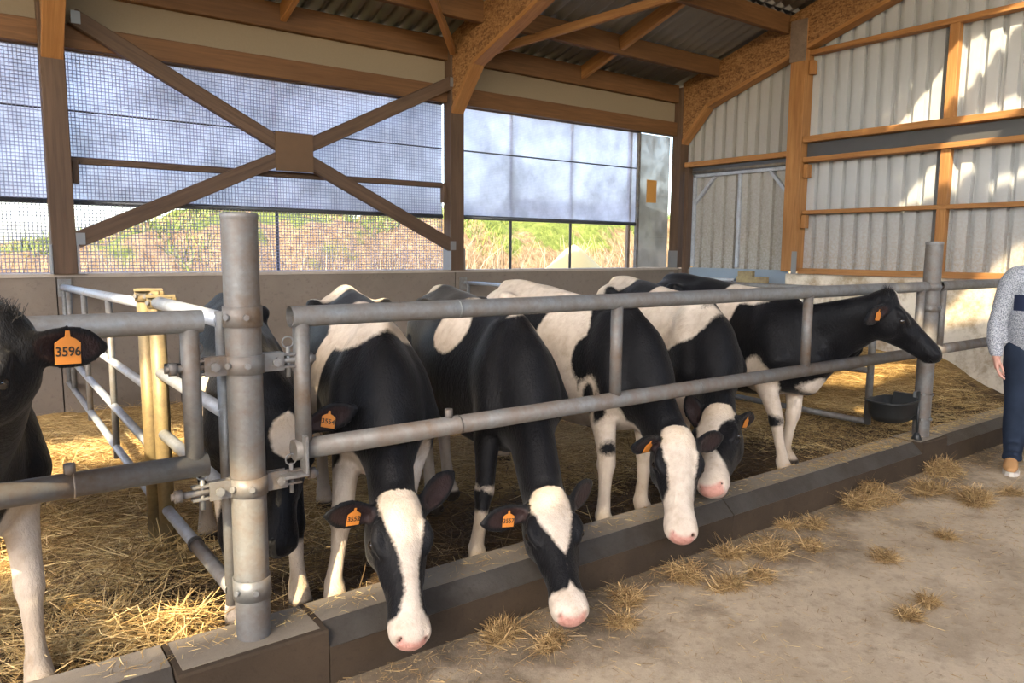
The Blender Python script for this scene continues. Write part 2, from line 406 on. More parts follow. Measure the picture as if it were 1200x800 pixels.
for x in (.90, 4.575): MB().beam((x, 7.44, 2.14), (x, 7.44, 2.33), .05, .07, up=(0, 1, 0)).build('rail_cleat', M['wood_dark'], wall_back)

# ---- end wall
wall_right = MB().box((8.60, -9, -.2), (8.85, 5.62, 1.335)).build('wall_right', M['wall_white'])
tag(wall_right, 'end wall with whitewashed concrete base under pale ribbed sheets', 'wall', kind='structure')
MB().box((8.60, 7.22, -.2), (8.85, 7.6, 1.36)).build('concrete_pier', M['wall_concrete'], wall_right)
def rib_profile(w, ribs, depth, back=0):
    p = w/ribs; pts = []
    for k in range(ribs):
        o = k*p; pts += [(o, 0), (o+p*.55, 0), (o+p*.60, depth), (o+p*.90, depth), (o+p*.95, 0)]
    return pts + [(w, 0)]
def sheet_mesh(name, prof, L, th, mat, smooth=False):
    """profile in local (x = across, y = out), extruded along z by L; has thickness"""
    n = len(prof); v = [(a, b, 0) for a, b in prof] + [(a, b, L) for a, b in prof] + [(a, b+th, 0) for a, b in prof] + [(a, b+th, L) for a, b in prof]
    f = [[i, i+1, n+i+1, n+i] for i in range(n-1)] + [[2*n+i+1, 2*n+i, 3*n+i, 3*n+i+1] for i in range(n-1)]
    f += [[0, n, 3*n, 2*n], [n-1, 3*n-1, 4*n-1, 2*n-1][::1]]
    f += [[i+1, i, 2*n+i, 2*n+i+1] for i in range(n-1)] + [[n+i, n+i+1, 3*n+i+1, 3*n+i] for i in range(n-1)]
    me = bpy.data.meshes.new(name); me.from_pydata(v, [], f); me.materials.append(mat); me.polygons.foreach_set('use_smooth', [smooth]*len(f)); me.update(); return me
clad = sheet_mesh('cladding_sheet', rib_profile(.90, 5, .06), 6.2, .004, M['clad'])
y = 5.62
rz = Matrix.Rotation(R(-90), 4, 'Z')      # across -> -y, out -> +x
while y > -8.5:
    o = link('cladding_sheet', clad, wall_right); o.matrix_basis = Matrix.Translation((8.69, y, 1.37)) @ rz; y -= .90
clad2 = sheet_mesh('cladding_sheet_stained', rib_profile(.90, 5, .06), 1.75, .004, M['clad_door'])
for y in (7.42, 6.52):
    o = link('cladding_sheet', clad2, wall_right); o.matrix_basis = Matrix.Translation((8.695, y, 2.78)) @ rz
def wr(name, p0, p1, w, h, mat='wood', up=(0, 0, 1)): return MB().beam(p0, p1, w, h, up).build(name, M[mat], wall_right)
pst = wr('timber_post', (8.585, 5.53, 1.37), (8.585, 5.53, 4.40), .20, .19, 'wood', (1, 0, 0))
MB().box((8.475, 5.42, 3.93), (8.488, 5.64, 4.42)).build('steel_plate', M['wood_grey'], pst)
MB().box((8.475, 5.40, 1.34), (8.487, 5.47, 1.62)).build('post_shoe', M['bracket'], pst)
for (z, h, d) in ((1.375, .07, .14), (2.105, .05, .10), (2.745, .06, .15), (2.99, .075, .17), (4.03, .06, .12)):
    wr('timber_rail', (8.685-d/2, -8, z), (8.685-d/2, 5.42, z), d, h)
MB().box((8.62, -8, 2.78), (8.69, 5.42, 2.95)).build('steel_beam', M['steel_dark'], wall_right)
for z0, z1 in ((1.41, 2.08), (2.13, 2.715), (3.03, 4.0)):
    for y in (3.77, 2.05): wr('stud', (8.625, y, z0), (8.625, y, z1), .10, .09, 'wood', (1, 0, 0))
for z in (2.0, 2.62, 3.86): wr('rail_cleat', (8.60, 5.39, z-.09), (8.60, 5.39, z+.07), .06, .09, 'wood', (1, 0, 0))
wr('timber_rail', (8.61, 5.63, 2.84), (8.61, 7.30, 2.84), .14, .07)
MB().box((8.63, 5.63, 2.70), (8.70, 7.25, 2.80)).build('steel_beam', M['steel_dark'], wall_right)
wr('door_jamb', (8.60, 7.26, 1.3), (8.60, 7.26, 2.80), .07, .12, 'wood_dark', (1, 0, 0))

# ---- ribbed metal door in the end wall
door = empty('door_1', (8.66, 6.4, .2)); tag(door, 'dirty ribbed metal door with galvanised frame beside the corner post', 'door', kind='structure')
dm = sheet_mesh('door_sheet', rib_profile(.78, 4, .045), 1.40, .004, M['clad_door'])
for y in (7.20, 6.42):
    o = link('door_sheet', dm, door); o.matrix_basis = Matrix.Translation((8.675, y, 1.36)) @ rz
    o.matrix_parent_inverse = Matrix.Translation(-Vector(door.location))
for p0, p1 in (((8.655, 7.19, 1.4), (8.655, 7.19, 2.70)), ((8.655, 5.66, 1.4), (8.655, 5.66, 2.70)), ((8.655, 7.21, 2.68), (8.655, 5.64, 2.68)),
               ((8.655, 6.42, 1.4), (8.655, 6.42, 2.66)), ((8.65, 7.17, 2.30), (8.65, 6.83, 2.66)), ((8.65, 5.68, 2.36), (8.65, 5.95, 2.66))):
    MB().beam(p0, p1, .045, .045, up=(1, 0, 0)).build('frame_bar', M['galv_clean'], door)
MB().box((8.635, 5.63, .25), (8.68, 7.22, 1.38)).build('kick_panel', M['steel_blue'], door)
MB().tube([(8.64, 7.25, 2.735), (8.64, 5.6, 2.735)], .022).build('sliding_track', M['galv_dirty'], door)

# ---- roof
ceiling = empty('ceiling', (2, 3, 3.9)); tag(ceiling, 'corrugated grey roof on orange timber purlins and rafters', 'roof', kind='structure')
SL = math.atan(.31); COS = math.cos(SL)
ncor = 6; WSH = 1.062
prof = [(WSH*i/(ncor*8), .027*math.cos(2*math.pi*i/8)) for i in range(ncor*8+1)]
ROWS = [(7.72, 5.62), (5.72, 3.62), (3.72, 2.57), (2.67, 1.52), (1.62, .47), (.57, -.58), (-.48, -1.63), (-1.53, -2.95)]
def roof_sheet(xa, ya, yb, mat, key, front=False, cache={}):
    if key not in cache:
        cache[key] = sheet_mesh('roof_sheet', prof, abs(ya-yb)/COS, .006, mat, True)
    o = link('roof_sheet', cache[key], ceiling)
    if not front:  # local z -> up the slope (-y), local y -> up
        zc = Vector((0, -COS, math.sin(SL))); xc = Vector((1, 0, 0)); yc = zc.cross(xc); base = Vector((xa, ya, roof_z(ya)+.03))
    else:
        zc = Vector((0, -COS, -math.sin(SL))); xc = Vector((1, 0, 0)); yc = zc.cross(xc); base = Vector((xa, ya, roof_z(-3)+.05-(-3-ya)*.31))
    mt = Matrix((xc, yc, zc)).transposed().to_4x4(); mt.translation = base
    o.matrix_basis = mt; return o
CLEAR = {(1, 4), (2, 4), (4, 3), (5, 3), (3, 4), (4, 4), (5, 4), (13, 3), (12, 4), (11, 5), (10, 6), (1, 7), (1, 5), (1, 6), (2, 6), (3, 5), (4, 5), (6, 4), (7, 7), (8, 6), (0, 6)}  # unseen clear sheets, placed for their sun patches and bounce light
ncol = int((XE+.05-X0)/1.03)+1
for c in range(ncol):
    for r_, (ya, yb) in enumerate(ROWS):
        cl = (c, r_) in CLEAR
        roof_sheet(X0+c*1.03, ya, yb, M['clear'] if cl else M['roof'], ('c' if cl else 'r', round(ya-yb, 2)))
for c in range(ncol):
    for (ya, yb) in ((-3, -5.1), (-5, -7.1)): roof_sheet(X0+c*1.03, ya, yb, M['roof'], ('f', 0), True)
# rafters (OSB box beams with a haunch and timber flange)
rprof = [(7.36, 3.16), (6.93, 3.62), (5.80, 3.99), (4.44, 4.41), (-3.0, 6.62), (-3.0, roof_z(-3)-.03), (7.36, roof_z(7.36)-.03)]
RAFX = [(-3.14, .13), (.775, .13), (4.70, .13), (8.585, .13)]
for x, t_ in RAFX:
    rf = MB().prism(rprof, lambda u, v, d: (d, u, v), x-t_/2, x+t_/2).build('rafter', M['osb'], ceiling)
    for (a, b) in zip(rprof[:3], rprof[1:4]):
        MB().beam((x, a[0], a[1]-.012), (x, b[0], b[1]-.012), t_+.03, .05, ext=.015).build('rafter_flange', M['wood'], rf)
    a, b = rprof[3], rprof[4]; MB().beam((x, a[0], a[1]-.012), (x, b[0], b[1]-.012), t_+.03, .05).build('rafter_flange', M['wood'], rf)
PUR = [6.77, 5.72, 4.67, 3.62, 2.57, 1.52, .47, -.58, -1.63, -2.68]
for i in range(3):
    xa, xb = RAFX[i][0]+.065, RAFX[i+1][0]-.065
    for y in PUR: MB().beam((xa, y, roof_z(y)-.115), (xb, y, roof_z(y)-.115), .075, .225).build('purlin', M['wood_shaded'], ceiling)
    xm = (xa+xb)/2
    for a, b in ((7.42, 6.81), (6.73, 5.76), (5.68, 4.71)):
        MB().beam((xm, a, roof_z(a)-.13), (xm, b, roof_z(b)-.13), .06, .16, up=(0, 0, 1)).build('noggin', M['wood'], ceiling)
    if i == 1:
        a = Vector((xb-.02, 7.30, roof_z(7.3)-.24)); b = Vector((xb-1.5, 5.70, roof_z(5.7)-.26))
        MB().beam(a, b, .06, .09).build('wind_brace', M['wood'], ceiling)
    if i == 2:
        a = Vector((xa+.05, 7.36, roof_z(7.36)-.26)); b = Vector((xa+1.9, 5.25, roof_z(5.25)-.26))
        MB().beam(a, b, .06, .09).build('wind_brace', M['wood'], ceiling)
# front posts of the barn, behind the viewer
for x, _ in RAFX: MB().beam((x, -6.9, 0), (x, -6.9, 5.8), .2, .2, up=(0, 1, 0)).build('timber_post', M['wood_dark'], ceiling)

# ---- net openings of the back wall
def quad_y(name, x0, x1, z0, z1, y, mat, parent):
    return MB().box((x0, y, z0), (x1, y+.003, z1)).build(name, mat, parent)
bays = [(-3.05, .69), (.86, 4.61), (4.79, 8.48)]
BL = ['grey roller blind netting in the far left bay, beyond the left timber post', 'grey roller blind netting behind the timber X brace', 'grey roller blind netting in the clear bay left of the plastic panel']
for i, (xa, xb) in enumerate(bays):
    xr = xb if i < 2 else 7.80
    rb = empty('roller_blind', ((xa+xr)/2, 7.55, 1.95)); tag(rb, BL[i], 'roller blind', 'roller blinds of the back openings')
    quad_y('net', xa, xr, 2.0, 3.27, 7.535, M['blind'], rb)
    MB().tube([(xa, 7.535, 1.99), (xr, 7.535, 1.99)], .026).build('bottom_tube', M['steel_dark'], rb)
    MB().tube([(xa, 7.53, 2.76), (xr, 7.53, 2.76)], .009, 8).build('stiffener_rod', M['steel_dark'], rb)
    MB().tube([(xa, 7.53, 3.262), (xr, 7.53, 3.262)], .02, 8).build('top_tube', M['wood_grey'], rb)
for i in (0, 1):
    xa, xb = bays[i]
    nn = empty('bird_netting', ((xa+xb)/2, 7.58, 1.36)); tag(nn, ['square bird netting in the far left bay', 'square bird netting stretched below and behind the X braced bay'][i], 'netting', 'square nets of the left openings')
    quad_y('net', xa, xb, 1.378, 3.25, 7.515, M['mesh'], nn)
    MB().tube([((2.69 if i else -1.2), 7.60, 1.36), ((2.69 if i else -1.2), 7.60, 3.3)], .016, 10).build('upright', M['steel_dark'], nn)
w3 = empty('window_3', (6.3, 7.56, 1.37)); tag(w3, 'unnetted opening with thin dark uprights above the back wall', 'window', kind='structure')
for x in (5.63, 6.62): MB().tube([(x, 7.57, 1.37), (x, 7.57, 3.3)], .017, 10).build('upright', M['steel_dark'], w3)
MB().beam((7.70, 7.57, 1.37), (7.70, 7.57, 3.28), .05, .05, up=(0, 1, 0)).build('frame_upright', M['wood_grey'], w3)
MB().beam((7.83, 7.53, 1.37), (7.83, 7.53, 3.28), .05, .05, up=(0, 1, 0)).build('frame_upright', M['galv_dirty'], w3)
pl = MB().box((7.86, 7.54, 1.38), (8.49, 7.545, 3.25)).build('plastic_panel', M['film'])
tag(pl, 'dusty translucent plastic sheet filling the narrow opening by the corner post', 'plastic sheet')
MB().box((8.02, 7.532, 2.30), (8.22, 7.538, 2.62)).build('ochre_patch', mat_plain('ochre_card', (.50, .24, .05), .8), pl)

# ---- outside: earth bank, sand heap, ground
def mat_bank():
    q = NT('bank_earth', .95, spec=.1); c = q.co('Object')
    a = q.noise(c, .8, 6, .65); b = q.noise(c, 6, 7, .7)
    col = q.ramp(b, [(.3, (.08, .048, .024)), (.55, (.20, .135, .075)), (.8, (.33, .25, .15))])
    z = q.sep(c)[2]
    g = q.math('ADD', q.math('MULTIPLY', q.math('SUBTRACT', z, 1.75), .8), q.math('MULTIPLY', q.math('SUBTRACT', a, .48), 4.))
    col = q.mix(q.ramp(g, [(.2, 0.), (.5, 1.)]), col, q.ramp(b, [(.3, (.045, .06, .012)), (.6, (.115, .14, .032)), (.85, (.20, .205, .075))]))
    q.color(col); q.bump(b, 1., .12); return q.m
bx = np.arange(-14, 30, .16); bt = np.linspace(0, 1, 40)
BX, BT = np.meshgrid(bx, bt, indexing='ij')
def bank_pt(x, t):
    top = 1.35 + .75*sstep(.2, 4.5, x) + .25*sstep(5, 11, x) + .35*(vnoise(x, x*0, .7, 2)-.5) + .25*(vnoise(x, x*0, 2.1, 4)-.5)
    yy = 10.9 + 3.6*t + .5*(vnoise(x, t*4, .9, 6)-.5)
    prof_ = np.where(t < .55, sstep(0, .62, t)*1.02, 1.0 + (t-.55)*.35)
    z = .55 + (top-.55)*prof_ + .30*(vnoise(x, t*6, 1.6, 8)-.5)*sstep(0, .2, t) + .12*(vnoise(x, t*9, 4.3, 9)-.5)
    return yy, z
BYY, BZZ = bank_pt(BX, BT)
nb, mb_ = BX.shape; ib = np.arange(nb*mb_).reshape(nb, mb_)
qb = np.stack([ib[:-1, :-1], ib[1:, :-1], ib[1:, 1:], ib[:-1, 1:]], -1).reshape(-1, 4)
bank = link('earth_bank', np_mesh('earth_bank', np.stack([BX, BYY, BZZ], -1).reshape(-1, 3), qb, mat_bank()))
tag(bank, 'sunlit earth bank with grass on top outside behind the wall', 'bank')
gr = MB().box((-30, 7.62, .3), (50, 40, .56)).build('outside_ground', mat_plain('outside_soil', (.36, .28, .18), .9))
tag(gr, 'bare sandy ground outside between wall and bank', 'ground', kind='structure')
gr.location.z = 0
# sand heap
a_ = np.linspace(0, 2*np.pi, 49)[:-1]; r_ = np.linspace(0, 1, 16)
AA, RR = np.meshgrid(a_, r_, indexing='ij'); hx = 8.62 + RR*1.35*np.cos(AA); hy = 9.75 + RR*.95*np.sin(AA)
hz = .54 + 1.26*np.clip(1-RR, 0, 1)**.95*(1-.07*np.exp(-RR*9)) + .06*(vnoise(hx, hy, 5, 1)-.5)*(1-RR)
ih = np.arange(48*16).reshape(48, 16); ih2 = np.roll(ih, -1, 0)
qh = np.stack([ih[:, :-1], ih[:, 1:], ih2[:, 1:], ih2[:, :-1]], -1).reshape(-1, 4)
sp_ = link('sand_heap', np_mesh('sand_heap', np.stack([hx, hy, hz], -1).reshape(-1, 3), qh, mat_plain('yellow_sand', (.40, .31, .14), .95, nz=.2, sc=25)))
tag(sp_, 'pointed heap of yellow sand outside seen through the clear opening', 'sand heap')

# ------------------------------------------------------------------ blades and stalks (ribbons)
def ribbons(P, D, L, W, sag, nseg=2, up=None):
    """P roots (n,3), D unit directions, L lengths, W widths, sag downward bend -> V, F"""
    n = len(P); side = np.cross(D, np.array([0, 0, 1.])+RNG.normal(0, .6, (n, 3))); side /= np.linalg.norm(side, axis=1, keepdims=True)+1e-9
    bend = RNG.normal(0, 1, (n, 3))*np.array([1, 1, .5])*sag[:, None]
    rows = []
    for k in range(nseg+1):
        t = k/nseg; c = P + D*(L*t)[:, None] + bend*(t*t)
        ww = (W*(1-.55*t))[:, None]
        rows += [c-side*ww, c+side*ww]
    V = np.stack(rows, 1).reshape(-1, 3)
    base = np.arange(n)[:, None]*(2*(nseg+1)); F = []
    for k in range(nseg): F.append(base + np.array([[2*k, 2*k+1, 2*k+3, 2*k+2]]))
    return V, np.concatenate(F, 0)
def stuff(name, V, F, mat, label, cat, parent=None):
    o = link(name, np_mesh(name, V, F, mat, False), parent); o['kind'] = 'stuff'
    if label: o['label'] = label
    if cat: o['category'] = cat
    return o
# grass and dry stalks on the bank
n = 14000
x = RNG.uniform(-3, 17, n); t = RNG.uniform(.25, .9, n); yy, zz = bank_pt(x, t)
keep = vnoise(x, t*4, 1.1, 21) + (t-.4)*.7 > .72; x, yy, zz = x[keep], yy[keep], zz[keep]; n = len(x)
D = RNG.normal(0, .35, (n, 3)); D[:, 2] = 1; D /= np.linalg.norm(D, axis=1, keepdims=True)
V, F = ribbons(np.stack([x, yy, zz-.02], -1), D, RNG.uniform(.08, .26, n), RNG.uniform(.006, .016, n), RNG.uniform(.01, .08, n))
stuff('bank_grass', V, F, mat_straw('bank_grass', [(0., (.045, .068, .01)), (.5, (.11, .15, .028)), (1., (.22, .21, .075))]), 'green grass tufts growing on the earth bank', 'grass')
n = 2600
x = RNG.uniform(-3, 17, n); t = RNG.uniform(.02, .3, n); yy, zz = bank_pt(x, t)
keep = vnoise(x, x*0, .8, 31) > .35; x, yy, zz = x[keep], yy[keep], zz[keep]; n = len(x)
D = RNG.normal(0, .25, (n, 3)); D[:, 2] = 1; D /= np.linalg.norm(D, axis=1, keepdims=True)
V, F = ribbons(np.stack([x, yy-.1, zz-.02], -1), D, RNG.uniform(.3, .85, n), RNG.uniform(.004, .008, n), RNG.uniform(.03, .2, n))
stuff('dry_stalks', V, F, mat_straw('dry_stalks', [(0., (.11, .08, .045)), (1., (.28, .24, .17))]), 'pale dry weed stalks at the foot of the bank', 'weeds')

# ---- unseen walls added to hold back daylight; front open above
wall_front_added = MB().box((X0, -7.05, 0), (8.6, -6.98, 3.4)).build('wall_front_added', M['wood_dark'])
tag(wall_front_added, 'unseen front wall added behind the viewer to hold back daylight', 'wall', kind='structure')
wall_left_added = MB().box((X0-.1, -7, 0), (X0, 7.4, 3.0)).build('wall_left_added', M['wood_dark'])  # also added, closes the left side against daylight
tag(wall_left_added, 'unseen wall added at the far left to hold back daylight', 'wall', kind='structure')

# ================================================================== feed barrier and gates
YB = 2.60
def arc_clamp(c, r, z, h, mat, parent, ear=None, bolts=True):
    """ring clamp round a vertical pole, with flat ears pointing along the listed directions"""
    n = 24; mb = MB(); ro = r+.006
    vs = [(c[0]+q*math.cos(2*math.pi*k/n), c[1]+q*math.sin(2*math.pi*k/n), z+dz) for q, dz in ((r+.001, -h/2), (ro, -h/2), (ro, h/2), (r+.001, h/2)) for k in range(n)]
    fs = [[j*n+k, j*n+(k+1) % n, ((j+1) % 4)*n+(k+1) % n, ((j+1) % 4)*n+k] for j in range(4) for k in range(n)]
    mb.add(vs, fs, True)
    for e in ear or []:
        d = Vector((math.cos(e), math.sin(e), 0)); p = Vector((c[0], c[1], z)); s_ = Vector((-d.y, d.x, 0))
        for k in (-1, 1): mb.beam(p+d*(r)+s_*k*.014, p+d*(r+.075)+s_*k*.014, .007, h, ch=.001)
    o = mb.build('clamp', mat, parent)
    if bolts:
        for e in ear or []:
            d = Vector((math.cos(e), math.sin(e), 0)); p = Vector((c[0], c[1], z)) + d*(r+.045); s_ = Vector((-d.y, d.x, 0))
            MB().tube([p-s_*.034, p+s_*.034], .008, 6).tube([p+s_*.026, p+s_*.038], .016, 6).tube([p-s_*.038, p-s_*.026], .016, 6).build('bolt', M['galv'], o)
            # front bolt head on the band
        d = Vector((-.6, -.8, 0)); p = Vector((c[0], c[1], z))
        for a in (-.45, .5):
            dd = Matrix.Rotation(a, 3, 'Z') @ d; MB().tube([p+dd*(ro-.002), p+dd*(ro+.012)], .011, 6).build('bolt', M['galv'], o)
    return o
def hinge(p, d, parent, mat='galv_dirty'):
    """eye bolt with forked plates and a drop pin between post clamp and gate stile"""
    p = Vector(p); d = Vector(d).normalized(); s_ = Vector((-d.y, d.x, 0))
    o = MB().tube([p, p+d*.15], .012, 10).beam(p+d*.01+Vector((0, 0, .022)), p+d*.085+Vector((0, 0, .022)), .03, .008, ch=.001).beam(p+d*.01-Vector((0, 0, .022)), p+d*.085-Vector((0, 0, .022)), .03, .008, ch=.001).tube([p+d*.115, p+d*.14], .022, 6).build('hinge', M[mat], parent)
    q = p+d*.05
    rg = [q+Vector((d.x*math.cos(a)*.02, d.y*math.cos(a)*.02, .065+.02*math.sin(a))) for a in np.linspace(0, 6.28, 13)]
    MB().tube([q-Vector((0, 0, .06)), q+Vector((0, 0, .05))], .008, 8).tube(rg, .003, 6, caps=False).build('drop_pin', M['galv'], o)
    return o
def barrier_post(x, y, ztop, label, zb=.21, r=.06, clamps=()):
    root = empty('barrier_post', (x, y, zb)); tag(root, label, 'post', 'thick galvanised barrier posts')
    MB().tube([(x, y, zb), (x, y, ztop-.012)], r, 28, caps=False).build('pole', M['galv_dirty'], root)
    MB().lathe([(r, -.02), (r+.003, -.012), (r+.003, -.002), (r-.004, .004), (0, .006)], (x, y, ztop-.012), 28).build('post_cap', M['galv'], root)
    for (z, h, ears) in clamps: arc_clamp((x, y), r, z, h, M['galv_dirty'], root, ears)
    return root
LT, RT, BK = math.pi, 0., math.pi/2
P1 = barrier_post(.79, YB, 1.728, 'thick galvanised post standing beside the white-tagged pen corner, nearest the camera', clamps=((1.37, .07, [BK]), (1.205, .065, [LT, RT]), (.775, .065, [LT, RT]), (.40, .075, [])))
P1['label'] = 'thick stained galvanised post in the foreground where three gates meet'
P2 = barrier_post(5.86, YB, 1.70, 'thick galvanised post carrying the black water bowl beside the man', clamps=((1.36, .06, [LT]), (1.20, .06, [RT]), (.55, .012, []), (.36, .012, [])))
for z in (1.205, .775):
    hinge((.79-.105, YB, z), (-1, 0, 0), P1); hinge((.79+.105, YB, z), (1, 0, 0), P1)

def gate(name, label, xa, xb, ups, zt=1.36, zl=.872, r=.038, end_left=True, group='two-rail feed barrier gates', y=YB):
    root = empty(name, ((xa+xb)/2, y, .22)); tag(root, label, 'gate', group)
    tr = MB().tube([(xa, y, zt), (xb, y, zt)], r, 22, caps=False)
    tr.tube([(xa+.004, y, zt), (xb-.004, y, zt)], r-.004, 22, caps=False).build('top_rail', M['galv'], root)
    MB().tube([(xa, y, zl), (xb, y, zl)], r+.001, 22).build('lower_rail', M['galv_dirty'], root)
    for u in ups: MB().tube([(u, y, zl), (u, y, zt)], r-.008, 18).build('upright', M['galv_dirty'], root)
    return root
G1 = gate('barrier_gate', 'long two-rail galvanised gate the feeding cows reach under', .955, 5.745, (.995, 2.585, 4.235, 5.70))
G0 = gate('barrier_gate', 'two-rail galvanised gate at the left edge with the tagged cow behind', -2.6, .655, (.615, -1.0))
G2 = gate('barrier_gate', 'two-rail galvanised gate on the right behind the man', 5.99, 10.0 if False else 8.5, (6.05, 7.6))
# fixings on the rails
MB().tube([(1.62, YB, .90), (1.62, YB, .945)], .017, 8).build('rail_stop', M['galv_dirty'], G1)
MB().beam((.985, YB-.03, .79), (.985, YB-.03, .93), .012, .06, up=(0, 1, 0), ch=.002).beam((.90, YB-.03, .79), (.99, YB-.03, .79), .06, .012, ch=.002).build('hinge_plate', M['galv'], G1)
MB().tube([(.25, YB, .905), (.25, YB, .94)], .017, 8).build('rail_stop', M['galv_dirty'], G0)
MB().tube([(.255, YB, .872), (.262, YB, .872)], .0415, 22).build('sleeve_joint', M['galv_dirty'], G0)
for gx_, g_ in ((1.66, G1), (3.2, G1)): MB().tube([(gx_, YB, .872), (gx_+.008, YB, .872)], .0412, 22).build('sleeve_joint', M['galv_dirty'], g_)
MB().tube([(1.66, YB, 1.36), (1.668, YB, 1.36)], .0392, 22).build('sleeve_joint', M['galv'], G1)
MB().tube([(.54, YB+.03, 1.205), (.60, YB+.01, 1.205)], .018, 10).build('latch_bolt', M['cast_iron'], G0)

# ---- left divider: short gate by the post, paired middle posts, long gate to the wall
XD = .75
def rail_gate(name, label, x, ya, yb, rails, ups, mat, r=.022, rt=.026, group='four-rail divider gates', upr=.02):
    root = empty(name, (x, (ya+yb)/2, bed_z(x, (ya+yb)/2).item())); tag(root, label, 'gate', group)
    for k, z in enumerate(rails):
        z0, z1 = z if isinstance(z, tuple) else (z, z)
        MB().tube([(x, ya, z0), (x, yb, z1)], rt if k == 0 else r, 14).build('rail', M[mat], root)
    for (u, z0, z1) in ups: MB().tube([(x, u, z0), (x, u, z1)], upr, 12).build('upright', M['galv'], root)
    return root
dg = rail_gate('divider_gate', 'short four-rail divider gate between the foreground post and the ochre posts', XD, 2.70, 3.74, (1.35, 1.02, .73, .36), [(2.71, .30, 1.38)], 'galv_clean', .026, .030, upr=.024)
MB().tube([(XD, 3.20, .36), (XD, 3.23, .36)], .032, 14).build('rail_band', M['rubber'], dg)
MB().tube([(XD, 2.70, .36), (XD, 3.2, .36)], .0275, 14).build('rail_sleeve', M['galv'], dg)
rail_gate('divider_gate', 'long four-rail divider gate running from the ochre posts to the back wall', XD, 3.90, 7.38, ((1.33, 1.26), (.91, .91), (.60, .68), (.33, .44)), [(5.09, .3, 1.30), (6.15, .34, 1.28), (7.02, .4, 1.27), (7.34, .42, 1.26)], 'galv_clean', .023, .028)
for (x, y, top, lab, mt) in ((XD-.03, 3.86, 1.41, 'gate post with sunlit ochre put into its colour, the left one of the pair', 'galv_sunlit'), (XD+.0, 3.75, 1.385, 'gate post with sunlit ochre put into its colour, the right one of the pair next to the short gate', 'galv_sunlit')):
    zb = float(bed_z(x, y))-.02
    root = empty('gate_post', (x, y, zb)); tag(root, lab, 'post', 'paired middle posts of the divider')
    MB().tube([(x, y, zb), (x, y, top)], .036, 18).build('pole', M[mt], root)
    arc_clamp((x, y), .036, top-.035, .05, M['galv_sunlit'], root, [R(-60)], True)
    MB().beam((x-.05, y-.03, top-.005), (x+.07, y-.05, top-.005), .05, .012, ch=.002).build('latch_plate', M['galv_sunlit'], root)
# dusty straw caked at their foot
# ---- far divider near the water bowl
fg = rail_gate('divider_gate', 'dark-railed divider gate behind the black cow with its head raised', 5.90, 3.03, 5.2, (1.30, 1.0, .66, .24), [(3.04, .22, 1.30), (5.18, .22, 1.3)], 'galv', .026, .026, upr=.028)
rail_gate('divider_gate', 'stub of divider gate fixed to the back wall panel joint', 4.82, 5.9, 7.38, (1.225, .9, .6), [(5.92, .55, 1.24), (7.3, .55, 1.24)], 'galv_clean', .02, .02)
cg = rail_gate('divider_gate', 'pale gate rail in front of the ribbed metal door', 8.40, 6.25, 7.36, (1.235, .8), [(6.28, .75, 1.24)], 'galv_clean', .022, .022)
root = empty('gate_post', (8.38, 6.05, .35)); tag(root, 'gate post and latch with sunlit ochre put into their colour in front of the ribbed metal door', 'post')
MB().beam((8.38, 6.05, .35), (8.38, 6.05, 1.34), .09, .11, up=(1, 0, 0)).build('pole', M['galv_sunlit'], root)
MB().box((8.30, 5.70, 1.20), (8.36, 6.15, 1.29)).box((8.31, 5.92, 1.29), (8.37, 6.14, 1.36)).build('latch_box', M['galv_sunlit'], root)
for (x, y, z) in ((4.80, 7.385, 1.23), (.76, 7.385, 1.27), (8.42, 7.385, 1.25)):
    MB().box((x-.05, y-.012, z-.09), (x+.05, y, z+.06)).build('wall_bracket', M['galv'], wall_back)

# ---- water bowl on the far post
wb = empty('water_bowl', (5.62, 2.66, .30)); tag(wb, 'black cast water bowl with a paddle fixed to the far post', 'water bowl')
def bowl_ring(s, z, off=0): return [(5.60+s*.20*math.copysign(abs(math.cos(a))**.6, math.cos(a))+off, 2.70+s*.145*math.copysign(abs(math.sin(a))**.75, math.sin(a)), z) for a in np.linspace(0, 2*math.pi, 33)[:-1]]
mbw = MB(); vs = []; rings = [(.30, .345), (.72, .36), (.93, .42), (1., .50), (1.04, .505), (1.04, .515), (.95, .515), (.88, .44), (.6, .385), (.05, .38)]
for s_, z in rings: vs += bowl_ring(s_, z)
fs = [[j*32+k, j*32+(k+1) % 32, (j+1)*32+(k+1) % 32, (j+1)*32+k] for j in range(len(rings)-1) for k in range(32)] + [list(range(32))[::-1], [(len(rings)-1)*32+k for k in range(32)]]
mbw.add(vs, fs, True); mbw.build('bowl', M['cast_iron'], wb)
MB().prism([(5.70, .36), (5.80, .36), (5.80, .545), (5.77, .545)], lambda u, v, d: (u, d, v), 2.60, 2.78).build('bracket', M['cast_iron'], wb)
MB().tube([(5.74, 2.58, .58), (5.72, 2.565, .40), (5.71, 2.56, .27)], .011, 8).build('supply_pipe', M['cast_iron'], wb)
MB().lathe([(.0, .07), (.018, .06), (.045, .0), (.0, -.005)], (5.71, 2.56, .21), 12).build('valve_foot', M['cast_iron'], wb)
for z in (.41, .55): MB().box((5.74, 2.60, z-.02), (5.805, 2.62, z+.02)).build('strap', M['galv'], wb)

